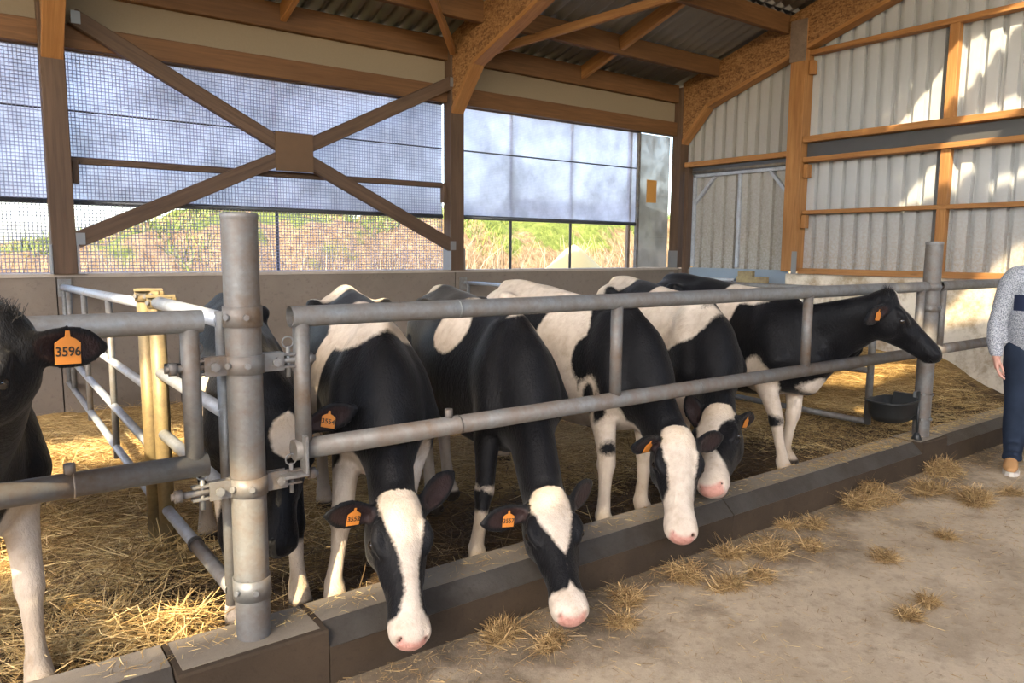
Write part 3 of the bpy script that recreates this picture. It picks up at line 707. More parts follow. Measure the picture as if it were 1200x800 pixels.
# ================================================================== smooth implicit bodies
def unit(v): v = np.asarray(v, float); return v/(np.linalg.norm(v)+1e-12)
def spline(ctrl, n=5):
    """Catmull-Rom through rows (position + radii together)"""
    c = np.asarray(ctrl, float); m_ = len(c)
    if m_ == 2: return np.array([c[0]*(1-t)+c[1]*t for t in np.linspace(0, 1, n+1)])
    out = []
    for i in range(m_-1):
        p0 = c[max(i-1, 0)]; p1 = c[i]; p2 = c[i+1]; p3 = c[min(i+2, m_-1)]
        for t in np.arange(n)/n:
            out.append(.5*((2*p1)+(-p0+p2)*t+(2*p0-5*p1+4*p2-p3)*t*t+(-p0+3*p1-3*p2+p3)*t**3))
    out.append(c[-1]); return np.array(out)
class Tube:
    """elliptic tube: rows x y z w h (half widths sideways and upwards)"""
    def __init__(s, rows, up=(0, 0, 1), k=.03, n=5, sub=False):
        s.r = spline(rows, n); s.r[:, 3:] = np.maximum(s.r[:, 3:], .003); s.up = np.asarray(up, float); s.k = k; s.sub = sub
        rad = s.r[:, 3:].max(1, keepdims=True); s.lo = (s.r[:, :3]-rad).min(0); s.hi = (s.r[:, :3]+rad).max(0)
    def segs(s):
        for i in range(len(s.r)-1):
            a, b = s.r[i], s.r[i+1]; L = np.linalg.norm(b[:3]-a[:3])
            if L < 1e-6: continue
            t = (b[:3]-a[:3])/L; u = s.up-t*np.dot(s.up, t)
            if np.linalg.norm(u) < 1e-3: u = np.array([1., 0, 0])-t*t[0]
            u = unit(u); yield a, b, L, t, u, np.cross(t, u)
    def ev(s, X, Y, Z, seg):
        a, b, L, t, u, v = seg
        x, y, z = X-a[0], Y-a[1], Z-a[2]
        al = x*t[0]+y*t[1]+z*t[2]; q = np.clip(al/L, 0, 1); ex = al-q*L
        w = a[3]+(b[3]-a[3])*q; h = a[4]+(b[4]-a[4])*q; m_ = np.minimum(w, h)
        cu = x*u[0]+y*u[1]+z*u[2]; cv = x*v[0]+y*v[1]+z*v[2]
        A, B, C_ = cv/w, cu/h, ex/m_
        k0 = np.sqrt(A*A+B*B+C_*C_)+1e-9; k1 = np.sqrt((A/w)**2+(B/h)**2+(C_/m_)**2)+1e-9
        return k0*(k0-1)/k1
    def at(s, P):
        d = np.full(len(P), 9.)
        for sg in s.segs(): d = np.minimum(d, s.ev(P[:, 0], P[:, 1], P[:, 2], sg))
        return d
def ball(c, r, k=.03, sub=False, up=(0, 0, 1), ax=(1, 0, 0)):
    """ellipsoid-ish: r = (along ax, side, up)"""
    c = np.asarray(c, float); a = unit(ax); d = a*max(r[0]-min(r[1], r[2]), .002)
    rows = [(*(c-d), r[1]*.96, r[2]*.96), (*c, r[1], r[2]), (*(c+d), r[1]*.96, r[2]*.96)]
    return Tube(rows, up, k, 2, sub)
def axis_coords(lo, hi, flo, fhi, coarse, fine):
    flo = min(max(flo, lo), hi); fhi = min(max(fhi, lo), hi)
    a = np.arange(lo, flo, coarse) if flo > lo else np.array([lo])
    b = np.arange(max(flo, lo), min(fhi, hi), fine); c = np.arange(min(fhi, hi), hi+coarse, coarse)
    o = np.unique(np.concatenate([a, b, c])); return o[np.concatenate([[True], np.diff(o) > fine*.4])]
def mesh_from(prims, coarse, fine, fbox, zcut=None):
    lo = np.min([p.lo for p in prims], 0)-.04; hi = np.max([p.hi for p in prims], 0)+.04
    ax = [axis_coords(lo[i], hi[i], fbox[0][i], fbox[1][i], coarse, fine).astype('f4') for i in range(3)]
    D = np.full([len(a) for a in ax], 9., 'f4')
    for p in prims:
        pad = p.k+.03
        sl = []
        for i in range(3):
            i0 = max(np.searchsorted(ax[i], p.lo[i]-pad)-1, 0); i1 = min(np.searchsorted(ax[i], p.hi[i]+pad)+1, len(ax[i])); sl.append((i0, i1))
        T = np.full([b-a for a, b in sl], 9., 'f4')
        for sg in p.segs():
            a, b = sg[0], sg[1]; rad = max(a[3:].max(), b[3:].max())+pad
            ss = []
            for i in range(3):
                l = min(a[i], b[i])-rad; h = max(a[i], b[i])+rad
                j0 = max(np.searchsorted(ax[i], l)-1, sl[i][0]); j1 = min(np.searchsorted(ax[i], h)+1, sl[i][1]); ss.append((j0, j1))
            if any(q[1] <= q[0] for q in ss): continue
            v = p.ev(ax[0][ss[0][0]:ss[0][1], None, None], ax[1][None, ss[1][0]:ss[1][1], None], ax[2][None, None, ss[2][0]:ss[2][1]], sg)
            loc = tuple(slice(ss[i][0]-sl[i][0], ss[i][1]-sl[i][0]) for i in range(3))
            T[loc] = np.minimum(T[loc], v)
        S = tuple(slice(a, b) for a, b in sl); A = D[S]
        if p.sub:
            B = -T; h = np.maximum(p.k-np.abs(A-B), 0)/p.k; D[S] = np.maximum(A, B)+h*h*p.k*.25
        else:
            h = np.maximum(p.k-np.abs(A-T), 0)/p.k; D[S] = np.minimum(A, T)-h*h*p.k*.25
    if zcut is not None: D = np.maximum(D, (zcut-ax[2])[None, None, :])
    # naive surface nets
    ins = D < 0
    c8 = sum(ins[i:i+D.shape[0]-1, j:j+D.shape[1]-1, k:k+D.shape[2]-1].astype('i1') for i in (0, 1) for j in (0, 1) for k in (0, 1))
    act = (c8 > 0) & (c8 < 8); I = np.argwhere(act); vid = np.full(act.shape, -1, 'i4'); vid[act] = np.arange(len(I))
    acc = np.zeros((len(I), 3)); cnt = np.zeros(len(I))
    cs = [(i, j, k) for i in (0, 1) for j in (0, 1) for k in (0, 1)]
    for ca in cs:
        for d in range(3):
            if ca[d]: continue
            cb = list(ca); cb[d] = 1
            da = D[I[:, 0]+ca[0], I[:, 1]+ca[1], I[:, 2]+ca[2]]; db = D[I[:, 0]+cb[0], I[:, 1]+cb[1], I[:, 2]+cb[2]]
            m_ = (da < 0) != (db < 0)
            t = np.where(m_, da/np.where(m_, da-db, 1), 0)
            pa = np.stack([ax[e][I[:, e]+ca[e]] for e in range(3)], -1); pb = np.stack([ax[e][I[:, e]+cb[e]] for e in range(3)], -1)
            acc += np.where(m_[:, None], pa+(pb-pa)*t[:, None], 0); cnt += m_
    V = acc/np.maximum(cnt, 1)[:, None]
    Fs = []
    for d in range(3):
        o = [e for e in range(3) if e != d]
        a = ins[tuple(slice(0, -1) if e == d else slice(1, -1) for e in range(3))]; b = ins[tuple(slice(1, None) if e == d else slice(1, -1) for e in range(3))]
        E_ = np.argwhere(a != b)
        if len(E_) == 0: continue
        fl = a[tuple(E_.T)]
        base = E_.copy(); base[:, o[0]] += 1; base[:, o[1]] += 1
        def cell(u, v):
            q = base.copy(); q[:, o[0]] -= u; q[:, o[1]] -= v; return vid[q[:, 0], q[:, 1], q[:, 2]]
        Q = np.stack([cell(1, 1), cell(0, 1), cell(0, 0), cell(1, 0)], -1)
        if d == 1: fl = ~fl
        Q[~fl] = Q[~fl][:, ::-1]; Fs.append(Q)
    F = np.concatenate(Fs); F = F[(F >= 0).all(1)]
    # one light smoothing pass keeps the lattice from showing
    for it in range(2):
        s_ = np.zeros_like(V); c_ = np.zeros(len(V))
        for k in range(4):
            np.add.at(s_, F[:, k], V[F[:, (k+1) % 4]]); np.add.at(c_, F[:, k], 1)
            np.add.at(s_, F[:, k], V[F[:, (k-1) % 4]]); np.add.at(c_, F[:, k], 1)
        V = V*.5+.5*s_/np.maximum(c_, 1)[:, None]
    return V, F

# ------------------------------------------------------------------ cow coat
def mat_coat():
    q = NT('cow_coat', .6, spec=.16); c = q.co('Object')
    nb = q.noise(c, 9, 5, .6); nf = q.noise(c, 70, 4, .65)
    f = q.math('ADD', q.attr('white'), q.math('ADD', q.math('MULTIPLY', q.math('SUBTRACT', nb, .5), .035), q.math('MULTIPLY', q.math('SUBTRACT', nf, .5), .022)))
    mask = q.ramp(q.math('ADD', q.math('MULTIPLY', f, 60), .5), [(.0, 0.), (1., 1.)])
    wn = q.noise(c, 14, 6, .65)
    white = q.ramp(wn, [(.25, (.42, .34, .26)), (.6, (.62, .545, .46))])
    black = q.ramp(wn, [(.3, (.0028, .003, .004)), (.75, (.008, .008, .0095))])
    dirt = q.math('MULTIPLY', q.attr('dirt'), q.ramp(q.noise(c, 7, 7, .7), [(.35, .1), (.65, .9)]))
    white = q.mix(dirt, white, (.27, .19, .11))
    col = q.mix(mask, black, white)
    col = q.mix(q.attr('tan'), col, q.mix(.5, col, (.62, .45, .26)))
    pk = q.attr('pink')
    col = q.mix(pk, col, q.ramp(nf, [(.3, (.40, .16, .125)), (.7, (.56, .27, .22))]))
    col = q.mix(q.attr('hoof_nostril'), col, (.035, .026, .018))
    q.color(col)
    q.rough(q.math('ADD', .50, q.math('MULTIPLY', mask, .2)))
    hair = q.noise(q.mapv(c, (1, 1, .35)), 95, 3, .7); curl = q.noise(c, 26, 3, .5, dist=1.6)
    q.bump(q.math('ADD', hair, q.math('MULTIPLY', curl, q.math('ADD', .5, q.math('MULTIPLY', q.attr('tan'), 3.)))), .6, .008)
    q.put(q.b.inputs['Sheen Weight'], .06); q.put(q.b.inputs['Sheen Roughness'], .4)
    return q.m
M['coat'] = mat_coat()
CAST = []
M['poll_hair'] = mat_plain('poll_hair', (.012, .011, .011), .6)
def cow(label, loc, head_dir, s, poll, muz, nh, ears, feet, pat, blaze, muzzle_t=9., pink=1., tags=(), zb=None, curve=(0, 0, 0), nose_dark=0., tanf=0., lower_white=.3, width=1., tuft=0., nk=1., dl=1., extra=()):
    h = unit((*head_dir, 0)); lf = np.array([-h[1], h[0], 0])
    zb = float(bed_z(*loc)) if zb is None else zb
    O = np.array([loc[0], loc[1], zb])
    def L(p): d = np.asarray(p, float)-O; return np.array([d@h, d@lf, d[2]])/s
    def Wd(V): V = np.asarray(V, float)*s; return O+V[..., 0:1]*h+V[..., 1:2]*lf+V[..., 2:3]*np.array([0, 0, 1.])
    def Dl(v): v = np.asarray(v, float); return np.array([v@h, v@lf, v[2]])
    pl_, mz = L(poll), L(muz); a = unit(mz-pl_); n_ = Dl(nh); n_ = unit(n_-a*(n_@a)); sd_ = np.cross(n_, a)
    HL = np.linalg.norm(mz-pl_); ks = min(max(HL/.50, .9), 1.12)
    def H(t, s_, n__): return pl_+a*t*ks+sd_*s_*ks+n_*n__*ks
    P = []
    wd = width
    trunk = [(.27, 0, .72, .08, .13), (.19, 0, .74, .155, .22), (.05, 0, .755, .20*wd, .285), (-.2, 0, .76, .245*wd, .33), (-.5, 0, .80, .285*wd, .365), (-.75, 0, .87, .265*wd, .335), (-.97, 0, .975, .235*wd, .265), (-1.14, 0, 1.03, .185*wd, .205), (-1.25, 0, 1.03, .10, .12)]
    P.append(Tube(trunk, k=.05, n=5))
    P.append(Tube([(.16, 0, .96, .05, .10), (.04, 0, 1.06, .048, .11), (-.15, 0, 1.075, .05, .10), (-.4, 0, 1.075, .07, .09), (-.7, 0, 1.12, .08, .08)], k=.14))
    P.append(Tube([(.06, 0, 1.13, .03, .03), (-.25, 0, 1.15, .03, .03), (-.6, 0, 1.175, .03, .03), (-.95, 0, 1.235, .03, .03), (-1.2, 0, 1.23, .03, .03)], k=.07))
    for sg in (1, -1):
        P.append(ball((-.90, sg*.20*wd, 1.17), (.06, .035, .035), k=.08))        # hook bones
        P.append(ball((-1.22, sg*.09, 1.125), (.05, .035, .04), k=.06))            # pin bones
        P.append(Tube([(-.03, sg*.075*wd, 1.10, .03, .06), (.02, sg*.15*wd, .92, .055, .10), (.13, sg*.175*wd, .72, .065, .10)], up=(1, 0, 0), k=.045))   # shoulder blade
        P.append(Tube([(-.98, sg*.15*wd, 1.00, .10, .17), (-.98, sg*.165*wd, .82, .10, .19), (-.90, sg*.17*wd, .66, .085, .14)], up=(1, 0, 0), k=.07))  # thigh
    FT = {}
    for key, sg in (('FL', 1), ('FR', -1)):
        f = feet.get(key); f = L((*f, 0)) if f is not None else np.array([.08, sg*.15, 0]); w_ = Wd(np.array([f[0], f[1], 0])); f[2] = (float(bed_z(w_[0], w_[1]))-zb)/s
        FT[key] = f; el = np.array([.03, sg*.15*wd, .60]); fe = f+np.array([-.025, 0, .095]); kn = el*.48+fe*.52+np.array([.022, 0, 0])
        P.append(Tube([(.12, sg*.155*wd, .74, .075, .10), (*el, .068, .098), (*(el*.6+kn*.4), .054, .070), (*(kn+(kn-fe)*.16), .047, .052), (*kn, .050, .054), (*(kn*.82+fe*.18), .039, .042), (*(kn*.45+fe*.55), .031, .036), (*(fe+[0, 0, .03]), .035, .040), (*fe, .043, .045), (*(f+[.01, 0, .06]), .040, .042)], up=(1, 0, 0), k=.03, n=4))
        P.append(Tube([(f[0]-.005, f[1], f[2]+.055, .048, .045), (f[0]+.035, f[1], f[2]+.03, .053, .046)], up=(0, 0, 1), k=.012, n=2))
    for key, sg in (('HL', 1), ('HR', -1)):
        f = feet.get(key); f = L((*f, 0)) if f is not None else np.array([-1.02, sg*.15, 0]); w_ = Wd(np.array([f[0], f[1], 0])); f[2] = (float(bed_z(w_[0], w_[1]))-zb)/s
        FT[key] = f; st = np.array([-.82, sg*.175*wd, .66]); hk = f+np.array([-.12, 0, .43]); fe = f+np.array([-.03, 0, .095])
        P.append(Tube([(-.92, sg*.16*wd, .80, .10, .14), (*st, .075, .105), (*(st*.5+hk*.5+[-.01, 0, .0]), .05, .068), (*(hk+[.015, 0, .05]), .042, .054), (*hk, .045, .056), (*(hk*.75+fe*.25), .036, .044), (*(hk*.4+fe*.6), .033, .039), (*(fe+[0, 0, .03]), .037, .040), (*fe, .043, .045), (*(f+[.01, 0, .06]), .040, .042)], up=(1, 0, 0), k=.035, n=4))
        P.append(Tube([(f[0]-.005, f[1], f[2]+.055, .048, .045), (f[0]+.035, f[1], f[2]+.03, .053, .046)], up=(0, 0, 1), k=.012, n=2))
    P.append(Tube([(-1.22, 0, 1.19, .035, .035), (-1.32, 0, 1.10, .024, .026), (-1.36, 0, .8, .018, .02), (-1.35, 0, .5, .02, .022), (-1.34, 0, .32, .035, .035), (-1.33, 0, .2, .01, .012)], k=.03))
    P.append(ball((-.80, 0, .52), (.13, .09, .07), k=.06))
    # neck, dewlap
    N3 = H(.035, 0, -.10); N1 = np.array([.09, 0, .87]); N2 = N1*.5+N3*.5+np.asarray(curve)
    upn = unit(np.array([.55, 0, 1.]))
    neck = Tube([(-.12, 0, .93, .10, .17), (*(N1-[0, 0, .10*(nk-1)]), .115, .20*nk), (*N2, .098, .155*(1+.5*(nk-1))), (*(N2*.35+N3*.65+np.asarray(curve)*.25), .09, .135), (*N3, .085, .11)], up=upn, k=.08, n=5)
    P.append(neck)
    th = H(.10, 0, -.17)
    P.append(Tube([(.26, 0, .58, .05, .07), (*(np.array([.25, 0, .70])*(.6+.12*(dl-1))+th*(.4-.12*(dl-1))-np.array([0, 0, .04])*(dl-1)), .032, .07*dl), (*th, .03, .04)], up=upn, k=.07, n=4))
    for rows_ in extra: P.append(Tube([r_ if len(r_) == 5 else (*H(*r_[0]), r_[1], r_[2]) for r_ in rows_], up=upn, k=.07, n=4))
    # head
    hd = [(.0, -.062, .078, .070), (.05, -.070, .104, .096), (.11, -.085, .110, .106), (.17, -.093, .103, .108), (.25, -.093, .084, .098), (.33, -.086, .069, .083), (.40, -.079, .068, .072), (.455, -.077, .077, .066), (.490, -.077, .072, .056), (.508, -.078, .054, .040)]
    HEAD = Tube([(*H(t, 0, c_), w_*ks, h_*ks) for t, c_, w_, h_ in hd], up=n_, k=.04, n=4); P.append(HEAD)
    P.append(Tube([(*H(.08, 0, -.175), .065*ks, .06*ks), (*H(.16, 0, -.19), .068*ks, .055*ks), (*H(.30, 0, -.155), .045*ks, .038*ks), (*H(.42, 0, -.133), .042*ks, .028*ks), (*H(.478, 0, -.125), .042*ks, .026*ks)], up=n_, k=.035, n=3))
    eyes = []; nost = []
    for sg in (1, -1):
        P.append(Tube([(*H(.11, sg*.090, -.012), .022, .018), (*H(.155, sg*.100, -.020), .024, .020), (*H(.205, sg*.088, -.034), .016, .014)], up=n_, k=.025, n=3))
        P.append(ball(H(.19, sg*.112, -.062), (.035, .016, .018), k=.018, sub=True, ax=a, up=n_))
        P.append(ball(H(.166, sg*.095, -.050), (.030, .024, .021), k=.012, ax=a, up=n_))
        P.append(Tube([(*H(.14, sg*.108, -.066), .007, .007), (*H(.168, sg*.113, -.071), .008, .007), (*H(.195, sg*.103, -.066), .007, .007)], up=n_, k=.012, n=3))
        P.append(ball(H(.12, sg*.072, -.135), (.08, .036, .06), k=.05, ax=a, up=n_))
        P.append(Tube([(*H(.22, sg*.080, -.085), .014, .012), (*H(.30, sg*.066, -.085), .010, .010)], up=n_, k=.03, n=3))
        P.append(ball(H(.502, sg*.046, -.060), (.015, .017, .022), k=.010, sub=True, ax=a, up=n_)); nost.append(H(.500, sg*.046, -.060))
        P.append(ball(H(.49, sg*.058, -.060), (.022, .012, .026), k=.02, ax=a, up=n_))
        P.append(Tube([(*H(.39, sg*.070, -.115), .007, .007), (*H(.46, sg*.070, -.114), .008, .007), (*H(.508, sg*.035, -.112), .008, .007)], up=n_, k=.008, n=3, sub=True))
        eyes.append(H(.166, sg*.1085, -.048))
    P.append(ball(H(.01, 0, -.0), (.035+.01*tuft, .05, .028+.02*tuft), k=.05, ax=a, up=n_))
    EAR = []; etags = []
    for key, sg in (('L', 1), ('R', -1)):
        sp = ears.get(key)
        B = H(.035, sg*.088, -.055)
        if sp is None: tip = H(-.02, sg*.26, -.10); mm = a*.6+n_*.5
        else: tip = L(sp[0]); mm = Dl(sp[1])
        e = unit(tip-B); el_ = min(max(np.linalg.norm(tip-B), .15), .235); mm = unit(mm-e*(mm@e)); ww = np.cross(e, mm)
        T = Tube([(*(B+e*el_*q), w_, t_) for q, w_, t_ in ((0, .030, .028), (.2, .042, .022), (.45, .058, .016), (.68, .057, .013), (.86, .040, .011), (1., .014, .008))], up=mm, k=.02, n=3); P.append(T); EAR.append(T)
        P.append(Tube([(*(B+e*el_*q+mm*.018), w_, t_) for q, w_, t_ in ((.2, .016, .012), (.45, .042, .018), (.7, .042, .014), (.9, .014, .006))], up=mm, k=.012, n=3, sub=True))
        etags.append((key, B+e*el_*.47+mm*.004, e, mm, ww))
    pts = np.array([H(t, sx, nn) for t in (-.06, .56) for sx in (-.14, .14) for nn in (-.22, .06)] + [x for E_ in EAR for x in (E_.lo, E_.hi)])
    V, F = mesh_from(P, .0165, .0085, (pts.min(0), pts.max(0)))
    # ---- coat fields in body and head coordinates
    rel = V-pl_; ht = rel@a/ks; hs = rel@sd_/ks; hn = rel@n_/ks
    dh = HEAD.at(V); dear = np.minimum(EAR[0].at(V), EAR[1].at(V)); dn = neck.at(V)
    ishead = (dh < .045) & (ht > -.02); isear = (dear < .010)
    f = np.full(len(V), -.2)
    for op, c_, r_ in pat:
        r_ = np.asarray(r_, float); k0 = np.sqrt((((V-np.asarray(c_))/r_)**2).sum(1)); g = (1-k0)*r_.min()
        f = np.maximum(f, g) if op == 'W' else np.minimum(f, -g)
    # lower legs
    leg = np.full(len(V), 9.); zf = np.zeros(len(V))
    for f_ in FT.values():
        d_ = np.hypot(V[:, 0]-f_[0], V[:, 1]-f_[1]); b_ = (d_ < leg) & (V[:, 2] < .62); zf = np.where(b_, f_[2], zf); leg = np.where(b_, d_, leg)
    nothead = ~(ishead | isear) & (dn > .03)
    hgt = V[:, 2]-zf; onleg = (leg < .22) & nothead
    f = np.where(onleg, np.maximum(f, (lower_white-hgt)*.6), f)
    for op, c_, r_ in pat:
        if op == 'K':
            r_ = np.asarray(r_, float); k0 = np.sqrt((((V-np.asarray(c_))/r_)**2).sum(1)); f = np.where(nothead, np.minimum(f, -(1-k0)*r_.min()), f)
    bt_, bc_, bw_ = zip(*blaze) if blaze else ((0, 1), (0, 0), (-1, -1))
    g = np.interp(ht, bt_, bw_)-np.abs(hs-np.interp(ht, bt_, bc_)); g = np.minimum(g, (hn+.10)*1.0)
    g = np.where(ht > bt_[-1], -.2, g)
    g = np.maximum(g, (ht-muzzle_t-.35*np.maximum(-.06-hn, 0))*1.)
    f = np.where(ishead, g, f); f = np.where(isear, -.2, f); f = np.clip(f, -.2, .2)
    pkf = np.clip((ht-.488)/.012, 0, 1)*np.clip((hn+.105)/.01, 0, 1)*np.clip((-.034-hn)/.012, 0, 1)*np.clip((.062-np.abs(hs))/.014, 0, 1)*ishead
    lip = np.clip((ht-.44)/.03, 0, 1)*np.clip((-.108-hn)/.01, 0, 1)*ishead*.5
    me = np_mesh('body', Wd(V), F, M['coat'])
    fattr(me, 'white', f); pe = np.zeros(len(V))
    for (_, c_, e, mm, ww) in etags:
        q_ = V-c_; pe = np.maximum(pe, ((q_@mm) > -.004)*np.clip(1-np.hypot((q_@e)/.10, (q_@ww)/.042), 0, 1)*isear)
    fattr(me, 'pink', np.maximum(np.maximum(pkf*.85, lip)*pink, np.clip(pe*.3, 0, .035)))
    fattr(me, 'tan', np.clip((.12-ht)/.09, 0, 1)*(ishead & (hn > -.09) & (f > .0))*tanf)
    hf = np.clip((.062-hgt)/.012, 0, 1)*(leg < .12)*nothead
    for c_ in nost: hf = np.maximum(hf, np.clip((.023-np.linalg.norm(V-c_, axis=1))/.006, 0, 1)*.9)  # nostril hollows darkened, their shade put into the colour
    hf = np.maximum(hf, nose_dark*np.clip((ht-.49)/.02, 0, 1)*np.clip((-.080-hn)/.02, 0, 1)*ishead)
    fattr(me, 'hoof_nostril', hf)
    fattr(me, 'dirt', np.clip(1.0-hgt/.55, 0, 1)*onleg*.95+.12)
    root = empty('cow', tuple(O)); tag(root, label, 'cow', 'black and white heifers in the pen')
    link('body', me, root)
    for ec in eyes:
        c_ = Wd(ec); U = MB()
        rr = .0185*s; vs = [(c_[0]+rr*math.sin(p_)*math.cos(q_), c_[1]+rr*math.sin(p_)*math.sin(q_), c_[2]+rr*math.cos(p_)) for p_ in np.linspace(.02, math.pi-.02, 9) for q_ in np.linspace(0, 2*math.pi, 17)[:-1]]
        U.add(vs, [[i*16+k, i*16+(k+1) % 16, (i+1)*16+(k+1) % 16, (i+1)*16+k] for i in range(8) for k in range(16)], True).build('eye', M['eye'], root)
    for key, num in tags:
        _, c_, e, mm, ww = [q for q in etags if q[0] == key][0]
        ear_tag(Wd(c_), unit(Wd(c_+mm)-Wd(c_)), num, root, 1.3 if num == '3596' else 1.05)
    if tuft:   # dark poll hair
        nn_ = 420; P0 = np.array([H(RNG.uniform(-.035, .03), RNG.normal(0, .03), .004+RNG.uniform(-.02, .01)) for _ in range(nn_)])
        Dd = unit(n_*.9-a*.7)[None]+RNG.normal(0, .28, (nn_, 3)); Dd /= np.linalg.norm(Dd, axis=1, keepdims=True)
        Vh, Fh = ribbons(Wd(P0), np.array([d_[0]*h+d_[1]*lf+d_[2]*np.array([0, 0, 1.]) for d_ in Dd]), RNG.uniform(.02, .05, nn_)*tuft, np.full(nn_, .0014), RNG.uniform(0, .012, nn_), 3)
        hr = link('poll_hair', np_mesh('poll_hair', Vh, Fh, M['poll_hair'], False), root); hr['kind'] = 'stuff'
    CAST.append(root); return root
def text_mesh(s, size):
    cu = bpy.data.curves.new('txt', 'FONT'); cu.body = s; cu.size = size; cu.align_x = 'CENTER'; cu.align_y = 'CENTER'; cu.extrude = .0004; cu.offset = .0006
    o = bpy.data.objects.new('txt', cu); me = bpy.data.meshes.new_from_object(o); bpy.data.objects.remove(o); bpy.data.curves.remove(cu); return me
def ear_tag(c, nrm, num, root, sz=1.):
    nrm = unit(nrm); up = np.array([0, 0, 1.])+np.array([.25, -.2, 0])*.5; up = unit(up-nrm*(up@nrm)); rt = np.cross(up, nrm)
    w_, h_ = .027*sz, .025*sz; c = np.asarray(c)-up*.012+nrm*.012
    poly = [(-w_, -h_), (w_, -h_), (w_, h_*.75), (w_*.55, h_*1.1), (w_*.2, h_*1.25), (w_*.15, h_*1.75), (-w_*.15, h_*1.75), (-w_*.2, h_*1.25), (-w_*.55, h_*1.1), (-w_, h_*.75)]
    o = MB().prism(poly, lambda u, v, d: tuple(c+rt*u+up*v+nrm*d), -.001, .001).build('ear_tag', M['tag'], root); o['label'] = 'orange plastic ear tag'
    if num:
        me = text_mesh(num, .027*sz); me.materials.append(M['ink'])
        mt = Matrix([[rt[i], up[i], nrm[i], (c+nrm*.0016)[i]] for i in range(3)] + [[0, 0, 0, 1]]); me.transform(mt)
        t_ = link('tag_number', me, o); t_['label'] = 'black printed tag number'

# ================================================================== the seven cows
def wp(px, py, y): return tuple(on(px, py, 1, y))
# A: left edge, head through the gate turned away to the left
cow('black cow at the left edge with ear tag 3596 and white front leg', (-.02, 3.12), (.10, -1), 1.02,
    wp(-8, 374, 2.30), wp(-140, 520, 2.10), (-.25, -.55, .8),
    {'L': (wp(124, 406, 2.36), (-.5, -.8, .1)), 'R': None}, {'FL': (.15, 2.88), 'FR': (-.20, 3.0)},
    [('W', (.22, .06, .46), (.16, .30, .22)), ('W', (.27, .17, .92), (.04, .03, .10)), ('W', (.06, .16, .4), (.2, .12, .3)), ('K', (.1, .15, .31), (.07, .07, .03))],
    [(0, 0, -.1), (.1, 0, -.1)], tags=[('L', '3596')], lower_white=.5, curve=(.02, 0, -.06), tuft=1.)
# B: behind the foreground post
cow('dark cow with a white forehead star half hidden behind the foreground post', (1.02, 3.25), (-.18, -1), 1.0,
    wp(336, 488, 2.93), wp(330, 640, 2.78), (-.15, -.95, .25),
    {'L': (wp(426, 474, 2.80), (-.4, -.8, .1)), 'R': (wp(268, 480, 3.0), (-.4, -.8, 0))}, {'FL': (1.10, 2.97), 'FR': (.84, 2.98), 'HR': (.98, 3.95), 'HL': (1.33, 4.15)},
    [('W', (-.12, -.26, .86), (.10, .12, .42)), ('W', (-.05, -.2, .45), (.22, .14, .18)), ('W', (-1.05, 0, .3), (.3, .4, .45))],
    [(-.02, 0, .0), (.02, 0, .05), (.08, 0, .075), (.14, 0, .045), (.19, 0, -.03)], pink=.0, tags=[('L', '3554')], lower_white=.28, tanf=.6, curve=(.0, 0, .0), width=.9)
# C: nearest feeding cow
cow('cow with the widest white blaze feeding nearest the camera, pink nose over the kerb', (1.55, 3.09), (-.30, -1), 1.04,
    wp(468, 583, 2.55), wp(487, 738, 2.22), (-.16, -.85, .45),
    {'R': (wp(381, 604, 2.56), (-.3, -.9, -.1)), 'L': (wp(536, 548, 2.62), (-.3, -.95, .0))}, {'FR': (1.21, 2.85), 'FL': (1.50, 2.90)},
    [('W', (-.17, 0, 1.17), (.32, .5, .16)), ('W', (-.3, 0, .95), (.09, .5, .5)), ('B', (-.72, 0, 1.22), (.10, .22, .10)), ('W', (-1.1, 0, 1.2), (.27, .3, .12)), ('W', (.14, -.1, .40), (.2, .2, .26)), ('W', (.14, .1, .45), (.2, .12, .3)), ('W', (.25, 0, .55), (.1, .08, .16)), ('W', (-.95, 0, .4), (.4, .5, .4)), ('K', (.02, -.22, .66), (.12, .1, .14))],
    [(-.03, 0, .07), (.03, 0, .088), (.10, .006, .076), (.18, .012, .056), (.25, .014, .036), (.36, .010, .028), (.42, .0, .04), (.50, 0, .10)], muzzle_t=.445, tags=[('R', '3552')], tanf=.5, lower_white=.35, curve=(-.01, 0, .0))
# D
cow('black cow with ear tag 3557 and a pointed white forehead patch, second nearest feeding', (2.33, 3.10), (-.22, -1), 1.03,
    wp(643, 580, 2.49), wp(672, 708, 2.11), (-.40, -.8, .4),
    {'R': (wp(553, 618, 2.56), (-.45, -.85, .0)), 'L': (wp(701, 556, 2.56), (-.3, -.95, -.1))}, {'FR': (1.95, 2.86), 'FL': (2.38, 2.93), 'HR': (2.17, 3.66), 'HL': (2.36, 3.78)},
    [('W', (-.42, -.17, 1.05), (.16, .13, .15)), ('W', (-.06, .15, 1.06), (.15, .10, .20)), ('W', (-.2, .0, 1.2), (.32, .22, .055)), ('B', (-.12, -.02, 1.16), (.16, .10, .2)), ('W', (-1.2, 0, 1.2), (.2, .1, .1)), ('W', (.17, .1, .52), (.15, .1, .16)), ('W', (-.95, 0, .3), (.4, .4, .42)), ('K', (.2, -.25, .30), (.09, .06, .055))],
    [(-.03, 0, .06), (.02, 0, .088), (.08, 0, .088), (.16, .006, .058), (.24, .012, .024), (.29, .014, -.004), (.38, .012, -.004), (.42, .012, .012), (.47, .01, .06)], muzzle_t=.43, tags=[('R', '3557')], tanf=.5, nose_dark=.9, lower_white=.37, curve=(-.01, 0, .0))
